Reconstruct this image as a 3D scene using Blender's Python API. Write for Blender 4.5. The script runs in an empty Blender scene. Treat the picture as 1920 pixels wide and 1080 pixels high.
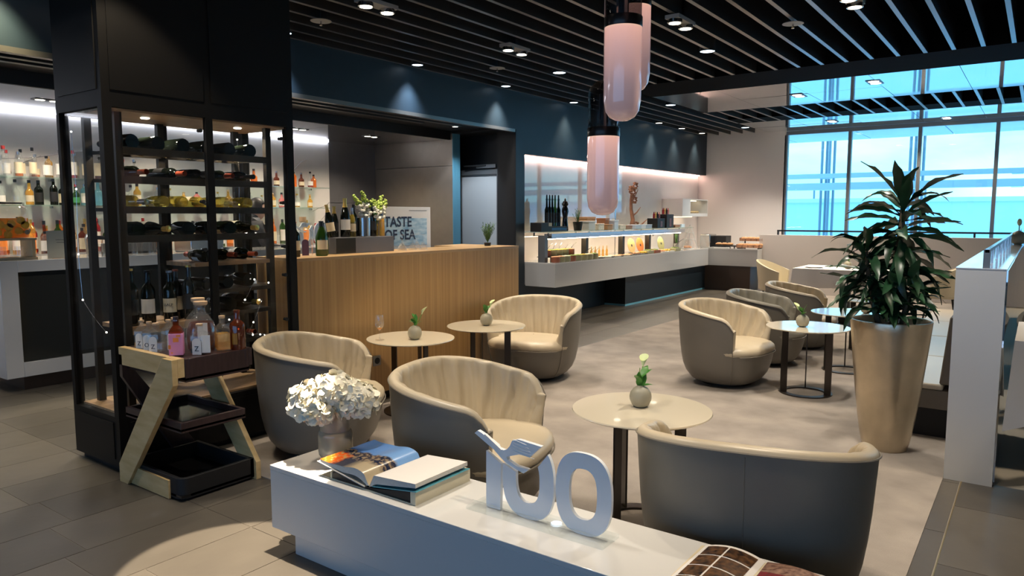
import bpy, math, random
from mathutils import Vector, Matrix, Euler
random.seed(7)
PI = math.pi
SC = bpy.context.scene
COL = SC.collection
# ---------------------------------------------------------------- camera
cam_d = bpy.data.cameras.new('camera'); cam_d.sensor_width = 36.0; cam_d.lens = 36.0*1361/1920
cam_d.clip_start = 0.05; cam_d.clip_end = 300
cam = bpy.data.objects.new('camera', cam_d); COL.objects.link(cam)
cam.location = (0, 0, 1.45); cam.rotation_euler = (math.radians(90-5.748), 0, math.radians(35.977))
SC.camera = cam
# ---------------------------------------------------------------- world: bright cloudy sky
W = bpy.data.worlds.new('sky'); SC.world = W; W.use_nodes = True
wn, wl = W.node_tree.nodes, W.node_tree.links; wn.clear()
wo = wn.new('ShaderNodeOutputWorld'); wb = wn.new('ShaderNodeBackground'); wb.inputs[1].default_value = 2.5
wt = wn.new('ShaderNodeTexCoord'); wm = wn.new('ShaderNodeMapping'); wm.inputs['Scale'].default_value = (3.0, 3.0, 9.0)
wz = wn.new('ShaderNodeTexNoise'); wz.inputs['Scale'].default_value = 1.6; wz.inputs['Detail'].default_value = 5
wr = wn.new('ShaderNodeValToRGB'); wr.color_ramp.elements[0].position = 0.40; wr.color_ramp.elements[1].position = 0.66
wr.color_ramp.elements[0].color = (0.60, 0.93, 1.0, 1); wr.color_ramp.elements[1].color = (1.0, 1.0, 1.0, 1)
wl.new(wt.outputs['Generated'], wm.inputs[0]); wl.new(wm.outputs[0], wz.inputs[0]); wl.new(wz.outputs[0], wr.inputs[0])
wl.new(wr.outputs[0], wb.inputs[0]); wl.new(wb.outputs[0], wo.inputs[0])
# ---------------------------------------------------------------- exposure
vs = SC.view_settings; vs.view_transform = 'Standard'; vs.look = 'None'; vs.gamma = 1.0
vs.use_curve_mapping = False; vs.exposure = 0.0
LIGHT_K = 1.22      # one scale for all the lamps
WARM = (1.0, 0.83, 0.62); NEUTRAL = (1.0, 0.90, 0.77); COOL = (0.80, 0.89, 1.0)
# ---------------------------------------------------------------- material helpers
MATS = {}
def _new(name):
    m = bpy.data.materials.new(name); m.use_nodes = True; m.node_tree.nodes.clear(); MATS[name] = m
    return m, m.node_tree.nodes, m.node_tree.links
def mat(name, col, rough=0.5, metal=0.0, spec=0.5, coat=0.0, noise=0.0, nscale=8.0, stretch=(1, 1, 1), bump=0.0, bscale=60.0,
        rand=0.0, col2=None, crough=0.03, detail=4, ior=1.5, sheen=0.0, bstretch=None):
    m, n, l = _new(name)
    o = n.new('ShaderNodeOutputMaterial'); b = n.new('ShaderNodeBsdfPrincipled'); l.new(b.outputs[0], o.inputs[0])
    c = (*col, 1); b.inputs['Base Color'].default_value = c; b.inputs['Roughness'].default_value = rough
    b.inputs['Metallic'].default_value = metal; b.inputs['Specular IOR Level'].default_value = spec; b.inputs['IOR'].default_value = ior
    b.inputs['Coat Weight'].default_value = coat; b.inputs['Coat Roughness'].default_value = crough
    if sheen: b.inputs['Sheen Weight'].default_value = sheen
    tc = n.new('ShaderNodeTexCoord')
    out = None
    if noise or col2:
        mp = n.new('ShaderNodeMapping'); mp.inputs['Scale'].default_value = stretch; l.new(tc.outputs['Object'], mp.inputs[0])
        nz = n.new('ShaderNodeTexNoise'); nz.inputs['Scale'].default_value = nscale; nz.inputs['Detail'].default_value = detail
        l.new(mp.outputs[0], nz.inputs[0])
        mx = n.new('ShaderNodeMix'); mx.data_type = 'RGBA'
        rp = n.new('ShaderNodeMapRange'); rp.inputs[1].default_value = 0.3; rp.inputs[2].default_value = 0.7
        l.new(nz.outputs[0], rp.inputs[0]); l.new(rp.outputs[0], mx.inputs[0])
        if col2: mx.inputs[6].default_value = c; mx.inputs[7].default_value = (*col2, 1)
        else:
            mx.inputs[6].default_value = tuple(x*(1-noise) for x in col)+(1,); mx.inputs[7].default_value = tuple(min(1, x*(1+noise)) for x in col)+(1,)
        out = mx.outputs[2]
    if rand:
        oi = n.new('ShaderNodeObjectInfo'); hs = n.new('ShaderNodeHueSaturation')
        rr = n.new('ShaderNodeMapRange'); rr.inputs[3].default_value = 1-rand; rr.inputs[4].default_value = 1+rand
        l.new(oi.outputs['Random'], rr.inputs[0]); l.new(rr.outputs[0], hs.inputs['Value'])
        if out: l.new(out, hs.inputs['Color'])
        else: hs.inputs['Color'].default_value = c
        out = hs.outputs[0]
    if out: l.new(out, b.inputs['Base Color'])
    if bump:
        mb = n.new('ShaderNodeMapping'); mb.inputs['Scale'].default_value = bstretch or stretch; l.new(tc.outputs['Object'], mb.inputs[0])
        n2 = n.new('ShaderNodeTexNoise'); n2.inputs['Scale'].default_value = bscale; n2.inputs['Detail'].default_value = 3
        l.new(mb.outputs[0], n2.inputs[0])
        bp = n.new('ShaderNodeBump'); bp.inputs['Strength'].default_value = bump; bp.inputs['Distance'].default_value = 0.01
        l.new(n2.outputs[0], bp.inputs['Height']); l.new(bp.outputs[0], b.inputs['Normal'])
        if coat: l.new(bp.outputs[0], b.inputs['Coat Normal'])
    return m
def glass(name, tint=(1, 1, 1), refl=0.10, body=0.0, bcol=None, rough=0.0, edge=0.6):
    """clear glass: lets light straight through with a tint, mirrors at its surface; body adds a milky or coloured filling"""
    m, n, l = _new(name)
    o = n.new('ShaderNodeOutputMaterial'); t = n.new('ShaderNodeBsdfTransparent'); t.inputs[0].default_value = (*tint, 1)
    g = n.new('ShaderNodeBsdfGlossy'); g.inputs['Roughness'].default_value = rough; g.inputs[0].default_value = (1, 1, 1, 1)
    src = t.outputs[0]
    if body:
        d = n.new('ShaderNodeBsdfDiffuse'); d.inputs[0].default_value = (*(bcol or tint), 1)
        mb = n.new('ShaderNodeMixShader'); mb.inputs[0].default_value = body
        l.new(t.outputs[0], mb.inputs[1]); l.new(d.outputs[0], mb.inputs[2]); src = mb.outputs[0]
    lw = n.new('ShaderNodeLayerWeight'); lw.inputs[0].default_value = 0.35
    mr = n.new('ShaderNodeMapRange'); mr.inputs[3].default_value = refl; mr.inputs[4].default_value = edge
    l.new(lw.outputs['Facing'], mr.inputs[0])
    pw = n.new('ShaderNodeMath'); pw.operation = 'POWER'; pw.inputs[1].default_value = 4.0
    l.new(lw.outputs['Facing'], pw.inputs[0]); l.new(pw.outputs[0], mr.inputs[0])
    mx = n.new('ShaderNodeMixShader'); l.new(mr.outputs[0], mx.inputs[0]); l.new(src, mx.inputs[1]); l.new(g.outputs[0], mx.inputs[2])
    l.new(mx.outputs[0], o.inputs[0])
    return m
def emit(name, col, k):
    m, n, l = _new(name)
    o = n.new('ShaderNodeOutputMaterial'); e = n.new('ShaderNodeEmission'); e.inputs[0].default_value = (*col, 1); e.inputs[1].default_value = k
    l.new(e.outputs[0], o.inputs[0]); return m
# ---------------------------------------------------------------- mesh builder
class MB:
    def __init__(s): s.v = []; s.f = []
    def add(s, vs_, fs):
        o = len(s.v); s.v += [tuple(p) for p in vs_]; s.f += [tuple(i+o for i in f) for f in fs]; return s
    def box(s, x0, y0, z0, x1, y1, z1):
        return s.add([(x0, y0, z0), (x1, y0, z0), (x1, y1, z0), (x0, y1, z0), (x0, y0, z1), (x1, y0, z1), (x1, y1, z1), (x0, y1, z1)],
                     [(3, 2, 1, 0), (4, 5, 6, 7), (0, 1, 5, 4), (1, 2, 6, 5), (2, 3, 7, 6), (3, 0, 4, 7)])
    def cbox(s, c, d, rot=None):
        k = MB().box(-d[0]/2, -d[1]/2, -d[2]/2, d[0]/2, d[1]/2, d[2]/2)
        M = Matrix.Translation(c) @ (rot.to_matrix().to_4x4() if isinstance(rot, Euler) else (rot or Matrix()))
        return s.add([M @ Vector(p) for p in k.v], k.f)
    def lathe(s, prof, c=(0, 0, 0), n=16, M=None):
        vs_, fs = [], []; rings = []
        for r, z in prof:
            if r < 1e-6: rings.append([len(vs_)]); vs_.append((0, 0, z))
            else:
                rings.append(list(range(len(vs_), len(vs_)+n)))
                vs_ += [(r*math.cos(2*PI*i/n), r*math.sin(2*PI*i/n), z) for i in range(n)]
        for a, b in zip(rings, rings[1:]):
            for i in range(n):
                j = (i+1) % n
                if len(a) == 1 and len(b) == 1: continue
                if len(a) == 1: fs.append((a[0], b[j], b[i]))
                elif len(b) == 1: fs.append((a[i], a[j], b[0]))
                else: fs.append((a[i], a[j], b[j], b[i]))
        T = Matrix.Translation(c) @ (M or Matrix())
        return s.add([T @ Vector(p) for p in vs_], fs)
    def tube(s, pts, r, n=6, closed=False, caps=True):
        pts = [Vector(p) for p in pts]; m = len(pts); rs = r if isinstance(r, (list, tuple)) else [r]*m
        vs_, fs = [], []; up = None
        for i, p in enumerate(pts):
            if closed: t = pts[(i+1) % m]-pts[i-1]
            else: t = pts[min(i+1, m-1)]-pts[max(i-1, 0)]
            t = t.normalized() if t.length > 1e-9 else Vector((0, 0, 1))
            if up is None: up = Vector((0, 0, 1)) if abs(t.z) < .9 else Vector((1, 0, 0))
            a = t.cross(up); a = a.normalized() if a.length > 1e-6 else t.orthogonal().normalized()
            b = t.cross(a).normalized(); up = -b
            vs_ += [p+(a*math.cos(2*PI*k/n)+b*math.sin(2*PI*k/n))*rs[i] for k in range(n)]
        for i in range(m if closed else m-1):
            j = (i+1) % m
            for k in range(n):
                q = (k+1) % n; fs.append((i*n+k, j*n+k, j*n+q, i*n+q))
        if caps and not closed: fs += [tuple(range(n)), tuple(range((m-1)*n, m*n))[::-1]]
        return s.add(vs_, fs)
    def prism(s, poly, a, b, ax='Z'):
        k = len(poly)
        f = {'Z': lambda p, t: (p[0], p[1], t), 'Y': lambda p, t: (p[0], t, p[1]), 'X': lambda p, t: (t, p[0], p[1])}[ax]
        return s.add([f(p, a) for p in poly]+[f(p, b) for p in poly],
                     [tuple(range(k))[::-1], tuple(range(k, 2*k))]+[(i, (i+1) % k, k+(i+1) % k, k+i) for i in range(k)])
    def grid(s, fn, nu, nv, wrapu=False):
        vs_ = [fn(i, j) for j in range(nv) for i in range(nu)]; fs = []
        for j in range(nv-1):
            for i in range(nu if wrapu else nu-1):
                q = (i+1) % nu; fs.append((j*nu+i, j*nu+q, (j+1)*nu+q, (j+1)*nu+i))
        return s.add(vs_, fs)
    def ball(s, c, r, n=12, m=8):
        r = r if isinstance(r, (list, tuple)) else (r, r, r)
        pr = [(math.sin(PI*i/m), -math.cos(PI*i/m)) for i in range(m+1)]
        k = MB().lathe(pr, n=n); return s.add([(c[0]+p[0]*r[0], c[1]+p[1]*r[1], c[2]+p[2]*r[2]) for p in k.v], k.f)
    def xf(s, M): s.v = [tuple(M @ Vector(p)) for p in s.v]; return s
    def mesh(s, name, m=None, smooth=35, fix=True):
        me = bpy.data.meshes.new(name); me.from_pydata(s.v, [], s.f); me.update()
        if fix:
            import bmesh
            bm = bmesh.new(); bm.from_mesh(me); bmesh.ops.recalc_face_normals(bm, faces=bm.faces); bm.to_mesh(me); bm.free()
        if smooth:
            for p in me.polygons: p.use_smooth = True
            me.set_sharp_from_angle(angle=math.radians(smooth))
        if m: me.materials.append(MATS[m])
        return me
    def build(s, name, m, parent=None, smooth=35, loc=None, rot=None, bev=0, seg=2, sub=0, fix=True):
        o = put(name, s.mesh(name, m, smooth, fix), parent, loc, rot)
        if bev:
            b = o.modifiers.new('bevel', 'BEVEL'); b.width = bev; b.segments = seg; b.limit_method = 'ANGLE'; b.angle_limit = math.radians(40); b.harden_normals = False
        if sub:
            b = o.modifiers.new('subdivision', 'SUBSURF'); b.levels = sub; b.render_levels = sub
        return o
def put(name, me, parent=None, loc=None, rot=None, scale=None):
    o = bpy.data.objects.new(name, me); COL.objects.link(o)
    if parent is not None: o.parent = parent
    if loc is not None: o.location = loc
    if rot is not None: o.rotation_euler = rot
    if scale is not None: o.scale = scale
    return o
def tag(o, label=None, cat=None, group=None, kind=None):
    if label: o['label'] = label
    if cat: o['category'] = cat
    if group: o['group'] = group
    if kind: o['kind'] = kind
    return o
def thing(name, label, cat, loc=(0, 0, 0), rz=0, group=None, rot=None):
    o = bpy.data.objects.new(name, None); o.empty_display_size = 0.1; COL.objects.link(o)
    o.location = loc; o.rotation_euler = rot if rot else (0, 0, rz)
    return tag(o, label, cat, group)
def copy_tree(o, parent=None):
    c = o.copy(); COL.objects.link(c)
    if parent is not None: c.parent = parent
    for ch in o.children: copy_tree(ch, c)
    return c
def dup(o, label, loc, rz=None, group=None):
    c = copy_tree(o); c['label'] = label; c.location = loc
    if rz is not None: c.rotation_euler = (0, 0, rz)
    if group: c['group'] = group
    return c
def struct(name, mb, m, parent=None, label=None, **k):
    o = mb.build(name, m, parent, **k)
    if parent is None: tag(o, label, kind='structure')
    return o
def text(name, body, size, m, parent, loc, rot, align='LEFT', ext=0.0005, sx=1.0, bold=0.0):
    cu = bpy.data.curves.new(name, 'FONT'); cu.body = body; cu.size = size; cu.align_x = align; cu.extrude = ext; cu.offset = bold
    cu.resolution_u = 3
    tmp = bpy.data.objects.new(name, cu); COL.objects.link(tmp)
    bpy.context.view_layer.update()
    me = bpy.data.meshes.new_from_object(tmp.evaluated_get(bpy.context.evaluated_depsgraph_get()))
    bpy.data.objects.remove(tmp); me.materials.clear(); me.materials.append(MATS[m])
    return put(name, me, parent, loc, rot, (sx, 1, 1))
def spot(parent, loc, k, col=NEUTRAL, ang=70, blend=0.6, rad=0.03, aim=(0, 0, -1)):
    d = bpy.data.lights.new('lamp_light', 'SPOT'); d.energy = k*LIGHT_K; d.color = col; d.spot_size = math.radians(ang); d.spot_blend = blend
    d.shadow_soft_size = rad
    o = bpy.data.objects.new('lamp_light', d); COL.objects.link(o); o.parent = parent; o.location = loc
    o.rotation_euler = Vector(aim).to_track_quat('-Z', 'Y').to_euler()
    return o
ORD = 'first second third fourth fifth sixth seventh eighth ninth tenth eleventh twelfth thirteenth fourteenth fifteenth sixteenth seventeenth eighteenth nineteenth twentieth twenty-first twenty-second twenty-third twenty-fourth twenty-fifth twenty-sixth twenty-seventh twenty-eighth twenty-ninth thirtieth thirty-first thirty-second thirty-third thirty-fourth thirty-fifth thirty-sixth'.split()
def R(d): return math.radians(d)
# ---------------------------------------------------------------- materials
mat('tile', (0.080, 0.071, 0.059), 0.36, noise=0.22, nscale=2.2, rand=0.26, bump=0.12, bscale=9, spec=0.45, stretch=(1, .6, 1))
mat('grout', (0.30, 0.27, 0.22), 0.8)
mat('carpet', (0.265, 0.237, 0.215), 0.95, spec=0.1, col2=(0.385, 0.343, 0.305), nscale=3.4, bump=0.5, bscale=420, detail=8)
mat('slat', (0.035, 0.033, 0.031), 0.34, spec=0.6, metal=0.35, noise=0.15, nscale=3)
mat('slat_lit_foot', (0.20, 0.185, 0.17), 0.30, metal=0.7)  # bounced floor light on slat undersides put into a paler colour
mat('black', (0.006, 0.006, 0.007), 0.6)
mat('black_gloss', (0.008, 0.008, 0.009), 0.12)
mat('navy', (0.013, 0.024, 0.036), 0.45, spec=0.4, noise=0.06)
mat('navy_dark', (0.008, 0.009, 0.011), 0.5)
mat('wall_white', (0.62, 0.58, 0.55), 0.7)
mat('marble', (0.86, 0.79, 0.755), 0.025, ior=1.75, coat=0.2, noise=0.03, nscale=3)
mat('marble_bar', (0.68, 0.66, 0.65), 0.55, noise=0.05, nscale=2)
mat('vein', (0.30, 0.28, 0.27), 0.4)
mat('mirror_tile', (0.76, 0.75, 0.74), 0.035, metal=0.92, bump=0.035, bscale=1.7)
mat('mirror_ceiling', (0.55, 0.53, 0.52), 0.05, metal=0.85, bump=0.01, bscale=2)
mat('grey_metal', (0.17, 0.17, 0.185), 0.42, metal=0.4, noise=0.05)
mat('bronze_metal', (0.26, 0.22, 0.18), 0.38, metal=0.55, noise=0.05)
mat('steel', (0.55, 0.55, 0.55), 0.22, metal=1.0)
mat('blue_steel', (0.14, 0.40, 0.54), 0.25, metal=0.1)
mat('door_grey', (0.56, 0.59, 0.60), 0.45)
mat('frame_grey', (0.16, 0.17, 0.18), 0.4, metal=0.4)
mat('white_gloss', (0.66, 0.655, 0.64), 0.08, coat=0.3, ior=1.6)
mat('white_satin', (0.60, 0.60, 0.59), 0.35)
mat('counter_white', (0.52, 0.52, 0.52), 0.07, ior=1.8, coat=0.3)
mat('dark_glass', (0.025, 0.027, 0.026), 0.08)
mat('bronze_dark', (0.085, 0.058, 0.045), 0.35, metal=0.4)
mat('brass', (0.55, 0.42, 0.20), 0.3, metal=1.0)
glass('window_glass', tint=(0.64, 0.90, 1.0), refl=0.03, edge=0.35)
glass('pane', tint=(0.98, 0.985, 0.985), refl=0.012, edge=0.35)
emit('led_pink', (1.0, 0.64, 0.55), 30.0)
emit('led_cool', (0.84, 0.88, 1.0), 13.0)
emit("led_warm", (1.0, 0.78, 0.50), 5.0)
mat('black_void', (0.004, 0.004, 0.0045), 0.95, spec=0.05)
emit('led_hood', (1.0, 0.80, 0.55), 26.0)
emit('lens_cool', (0.72, 0.86, 1.0), 6.0)
emit('lens_warm', (1.0, 0.92, 0.75), 9.0)
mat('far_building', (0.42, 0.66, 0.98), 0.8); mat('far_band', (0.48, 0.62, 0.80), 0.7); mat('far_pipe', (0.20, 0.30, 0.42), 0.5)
mat('lamp_body', (0.03, 0.03, 0.032), 0.4); mat('reflector', (0.6, 0.6, 0.6), 0.15, metal=1.0); mat('fitting_grey', (0.30, 0.29, 0.27), 0.5)
glass('window_glass_rear', tint=(0.55, 0.69, 0.90), refl=0.03, edge=0.35)
# ================================================================ THE SETTING
CZ = 3.06                      # underside of the slats
XW = -5.67                     # face of the navy wall
# floor slab, carpet, tiles
floor = struct('floor', MB().box(-8.6, -5.2, -0.14, 6.2, 14.9, -0.0025), 'grout', label='dark stone tile floor with a beige carpet field')
def carpet_zone(x, y): return -4.02 < x < -0.356 and 2.35 < y < 13.9
MB().box(-4.02, 2.35, -0.002, -0.356, 13.9, 0.004).build('carpet', 'carpet', floor)['label'] = 'beige mottled carpet field'
TW, GAP = 0.3745, 0.0035
tile_cache = {}
def tile(x0, y0, x1, y1):
    k = (round(x1-x0, 3), round(y1-y0, 3))
    if k not in tile_cache: tile_cache[k] = MB().box(0, 0, -0.0025, k[0]-GAP, k[1]-GAP, 0).mesh('tile', 'tile')
    put('tile', tile_cache[k], floor, (x0, y0, 0))
tile_count = [0]
def tile_field(xa, xb, ya, yb, first, L=0.75):
    rest = []
    x = xa; r = 0
    while x < xb-1e-4:
        x2 = min(x+TW, xb); y = ya; i = 0
        while y < yb-1e-4:
            ln = first[r % len(first)] if i == 0 else L
            y2 = min(y+ln, yb)
            rest.append((x, y, x2, y2)); y = y2; i += 1
        x = x2; r += 1
    return rest
XG = -2.525                    # a joint line
tl = []
xl = XG-TW*16
tl += [(a, 3.85-d, c, 3.85-b) for a, b, c, d in tile_field(xl, 1.6, 1.925, 4.35, (0.46, 0.56, 0.65, 0.50))]      # near zone, rows start at the long joint
tl += tile_field(xl, -4.02, 1.925, 14.6, (0.75, 0.52, 0.66, 0.44))
tl += tile_field(XG, -0.356, 1.925, 2.35, (0.75,)) + tile_field(XG-TW*4, XG, 1.925, 2.35, (0.75,))
tl += tile_field(-0.356, -0.272, 1.925, 4.55, (0.33, )) + tile_field(-0.268, 1.6, 1.925, 4.6, (0.72, 0.40, 0.55))
def in_view(a, b, c, d):
    mx, my = (a+c)/2, (b+d)/2
    fx, fy = -math.sin(R(35.98)), math.cos(R(35.98)); q = mx*fx+my*fy; s_ = mx*fy-my*fx
    return q > 0.9 and abs(s_) < q*0.80+0.5
far = MB(); near = []
for t in tl:
    (near if in_view(*t) else far.v.append if False else near).append(t) if in_view(*t) else far.box(t[0], t[1], -0.0025, t[2]-GAP, t[3]-GAP, 0)
near.sort(key=lambda t: (t[0]+t[2])**2+(t[1]+t[3])**2)
for t in near[:290]: tile(*t)
for t in near[290:]: far.box(t[0], t[1], -0.0025, t[2]-GAP, t[3]-GAP, 0)
tag(far.build('outer_tiles', 'tile', floor), kind='stuff')
MB().box(-0.272, 1.0, -0.0025, -0.267, 4.55, 0.001).build('brass_strip', 'brass', floor)
MB().box(1.6, -5.2, -0.0025, 6.2, 14.6, 0).build('dining_floor', 'bronze_dark', floor)
# ceiling: black plenum + slats + mirror panels
ceiling = struct('ceiling', MB().box(-8.6, -5.2, 3.62, 6.2, 14.9, 3.72), 'black_void', label='black ceiling void behind dark metal slats')
SH = 0.20
def slat(x, y0, y1):
    o = MB().box(x-0.019, y0, CZ, x+0.019, y1, CZ+SH).build('slat', 'slat', ceiling)
    MB().box(x-0.0185, y0+.002, CZ-0.002, x+0.0185, y1-.002, CZ).build('slat_lit_foot', 'slat_lit_foot', o)
xs = -5.648; i = 0
while xs < 4.2:
    if xs < -4.45: slat(xs, -4.9, 14.55 if xs > -4.7 or True else 14)
    else:
        slat(xs, -4.9, 8.45)
        slat(xs, 11.26, 12.9)
    xs += 0.243; i += 1
# dark cross beams and slot edges
MB().box(-4.42, 8.45, CZ-0.001, 6.2, 9.36, CZ+0.4).build('cross_beam', 'black_void', ceiling)
MB().box(-4.44, 12.35, CZ-0.001, 6.2, 12.92, CZ+0.4).build('cross_beam', 'black_void', ceiling)
MB().box(-4.44, 9.36, CZ-0.004, -4.42, 11.26, CZ+0.4).build('edge_trim', 'black_void', ceiling)
pan = {}
def ceil_panel(x0, y0, x1, y1):
    k = (round(x1-x0, 3), round(y1-y0, 3))
    if k not in pan: pan[k] = MB().box(0, 0, 0, k[0]-.006, k[1]-.006, 0.03).mesh('ceiling_panel', 'mirror_tile')
    put('ceiling_panel', pan[k], ceiling, (x0, y0, CZ-0.002), (R(random.uniform(-.12, .12)), R(random.uniform(-.12, .12)), 0))
for (ya, yb, xa) in ((9.37, 10.31, -4.41), (10.31, 11.25, -4.41), (12.93, 13.78, -4.43), (13.78, 14.63, -4.43)):
    x = xa
    while x < 5.5:
        ceil_panel(x, ya, x+0.9, yb); x += 0.9
MB().box(-4.42, 9.36, CZ+0.04, 6.2, 11.26, CZ+0.3).build('panel_backing', 'black', ceiling)
MB().box(-4.44, 12.92, CZ+0.04, 6.2, 14.64, CZ+0.3).build('panel_backing', 'black', ceiling)
# navy wall with the buffet niche
wall_left = struct('wall_left', MB().box(-5.98, 7.90, 0, XW, 8.10, 3.62).box(-5.98, 8.10, 2.262, XW, 14.65, 3.62).box(-5.98, 8.10, 0, XW, 14.65, 0.50)
                   .box(-6.06, 8.10, 0.5, -5.98, 14.65, 2.262), 'navy', label='dark navy painted wall framing the buffet niche')
MB().box(-5.975, 7.895, 0, XW-.004, 7.9, 3.0).build('reveal_panel', 'navy_dark', wall_left)
for k, (ya, yb) in enumerate(((8.10, 10.99), (11.01, 14.64))):
    MB().box(-5.98, ya, 0.78, -5.83, yb, 2.262).build('back_panel', 'marble', wall_left)['label'] = 'glossy pale stone back panel'
MB().box(-5.832, 10.985, 0.8, -5.826, 11.015, 2.262).build('panel_trim', 'steel', wall_left)
MB().box(-5.81, 8.12, 2.250, -5.79, 14.6, 2.2615).build('light_strip', 'led_pink', wall_left)
# header over the bar opening, soffit trims
wall_header = struct('wall_header', MB().box(-5.80, -5.0, 2.575, XW, 7.90, 3.62), 'navy', label='navy header above the bar opening')
for k, (dx, dz) in enumerate(((0.0, 0), (-0.17, 0.0), (-0.34, 0.0))):
    MB().box(XW-0.06+dx, -5.0, 2.535+dz, XW+0.003+dx, 7.88 if k == 0 else 7.5-k*.5, 2.575+dz).build('soffit_trim', 'slat_lit_foot' if k == 0 else 'slat', wall_header)
# bar recess
ceiling_bar = struct('ceiling_bar', MB().box(-6.80, -5.0, 2.62, -5.80, 7.9, 2.70).box(-6.82, -5.0, 2.50, -6.78, 7.87, 2.70).box(-7.4, 7.87, 2.585, -5.98, 8.4, 2.7), 'black', label='black soffit over the bar')
yy = -2.0
while yy < 7.8:
    MB().box(-8.3, yy, 2.50, -6.82, min(yy+1.96, 7.87), 2.53).build('mirror_panel', 'mirror_ceiling', ceiling_bar); yy += 1.965
wall_bar = struct('wall_bar', MB().box(-8.5, -5.0, 0, -8.3, 6.97, 2.6), 'marble_bar', label='pale veined stone wall behind the bar shelves')
MB().box(-8.30, -2, 2.480, -8.27, 6.95, 2.4995).build('light_strip', 'led_cool', wall_bar)
def vein(pts, r=0.004):
    MB().tube([(-8.3, y, z) for y, z in pts], r, 4).build('vein', 'vein', wall_bar)
vein([(6.2, 1.95), (6.33, 2.02), (6.47, 2.17), (6.60, 2.22)]); vein([(6.66, 1.50), (6.78, 1.55), (6.9, 1.58), (6.96, 1.63)]); vein([(2.9, 2.0), (3.2, 2.03), (3.6, 2.12), (4.1, 2.1)])
vein([(6.45, 1.2), (6.6, 1.28), (6.75, 1.33), (6.9, 1.46)], .003); vein([(3.0, 1.9), (3.1, 1.98), (3.25, 2.05)], .003)
wall_niche = struct('wall_niche', MB().box(-8.5, 6.97, 0, -8.302, 7.87, 1.62).box(-8.5, 6.97, 1.626, -8.302, 7.87, 2.6), 'grey_metal', label='grey metal panelled wall at the end of the bar')
wall_end = struct('wall_end', MB().box(-8.5, 7.87, 0, -6.75, 8.03, 2.138).box(-8.5, 7.87, 2.144, -6.75, 8.03, 2.60), 'bronze_metal', label='bronze metal panel wall beside the service door')
MB().box(-6.752, 7.872, 0, -6.742, 7.92, 2.60).build('edge_strip', 'blue_steel', wall_end)
MB().box(-6.752, 7.922, 0, -6.742, 7.975, 2.60).build('edge_strip', 'blue_steel', wall_end)
MB().box(-6.752, 7.977, 0, -6.742, 8.03, 2.60).build('edge_strip', 'blue_steel', wall_end)
wall_service = struct('wall_service', MB().box(-7.6, 8.32, 2.04, -5.98, 8.42, 2.62).box(-6.27, 8.32, 0, -5.98, 8.42, 2.04).box(-7.6, 8.32, 0, -7.2, 8.42, 2.04).box(-7.6, 8.03, 0, -7.5, 8.42, 2.62), 'navy_dark', label='black wall around the grey service door')
door_1 = struct('door_1', MB().box(-7.19, 8.34, 0.01, -6.29, 8.38, 2.03), 'door_grey', label='pale grey service door behind the bar')
MB().box(-7.2, 8.29, 2.03, -6.27, 8.32, 2.10).box(-6.29, 8.29, 0, -6.255, 8.32, 2.03).build('door_frame', 'frame_grey', door_1)
dc = MB().box(-6.62, 8.24, 2.115, -6.27, 8.29, 2.165).build('door_closer', 'frame_grey', door_1)
MB().cbox((-6.62, 8.21, 2.15), (.36, .02, .02), Euler((0, 0, R(9)))).build('closer_arm', 'black', dc)
# white end wall, half wall, window wall
wall_far = struct('wall_far', MB().box(-6.1, 14.65, 0, -4.085, 14.8, 3.62), 'wall_white', label='plain off-white wall at the far end of the buffet')
wall_half = struct('wall_half', MB().box(-4.30, 13.9, 0, 3.0, 14.02, 1.078), 'wall_white', label='off-white half-height wall below the window')
window_1 = struct('window_1', MB().box(-4.10, 14.66, 2.985, 6.0, 14.74, 3.055).box(-4.10, 14.66, 0.0, 6.0, 14.74, 0.06), 'frame_grey', label='large window wall with slim grey mullions')
x = -4.078
while x < 6:
    MB().box(x-.028, 14.65, 0.06, x+.028, 14.75, 2.985).build('mullion', 'frame_grey', window_1)
    MB().box(x+.028, 14.70, 0.06, x+1.137-.028, 14.71, 2.985).build('glass_pane', 'window_glass', window_1)
    x += 1.137
rail = thing('handrail', 'dark metal handrail in front of the large window', 'handrail', (-4.1, 14.35, 0))
MB().box(0, -.02, 1.135, 9, .02, 1.165).build('rail', 'black', rail)
for k in range(6): MB().box(0+k*1.6, -.015, 0, 0.03+k*1.6, .015, 1.135).build('post', 'black', rail)
# walls outside the picture: closed room, glazed behind the camera
wall_right = struct('wall_right', MB().box(6.0, -5.0, 0, 6.2, 14.8, 3.62), 'wall_white', label='plain wall on the dining side')
wall_rear = struct('wall_rear', MB().box(-8.5, -5.2, 0, -6.0, -5, 3.62).box(-6.0, -5.2, 2.9, 6.2, -5, 3.62).box(-6.0, -5.2, 0, 6.2, -5, 0.3).box(4.5, -5.2, .3, 6.2, -5, 2.9), 'wall_white', label='glazed wall opposite the large window')
window_2 = struct('window_2', MB().box(-6.0, -5.12, 0.3, 4.5, -5.06, 0.36).box(-6, -5.12, 2.84, 4.5, -5.06, 2.9), 'frame_grey', label='second window wall with slim mullions')
x = -6.0
while x < 4.4:
    MB().box(x, -5.14, 0.36, x+.05, -5.04, 2.84).build('mullion', 'frame_grey', window_2)
    MB().box(x+.05, -5.10, 0.36, x+1.5, -5.09, 2.84).build('glass_pane', 'window_glass_rear', window_2); x += 1.5
wall_back = struct('wall_back', MB().box(-8.6, -5.2, 0, -8.5, 8.5, 3.62).box(-8.6, 8.42, 0, -5.98, 8.52, 3.62), 'black', label='outer wall behind the bar')
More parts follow.
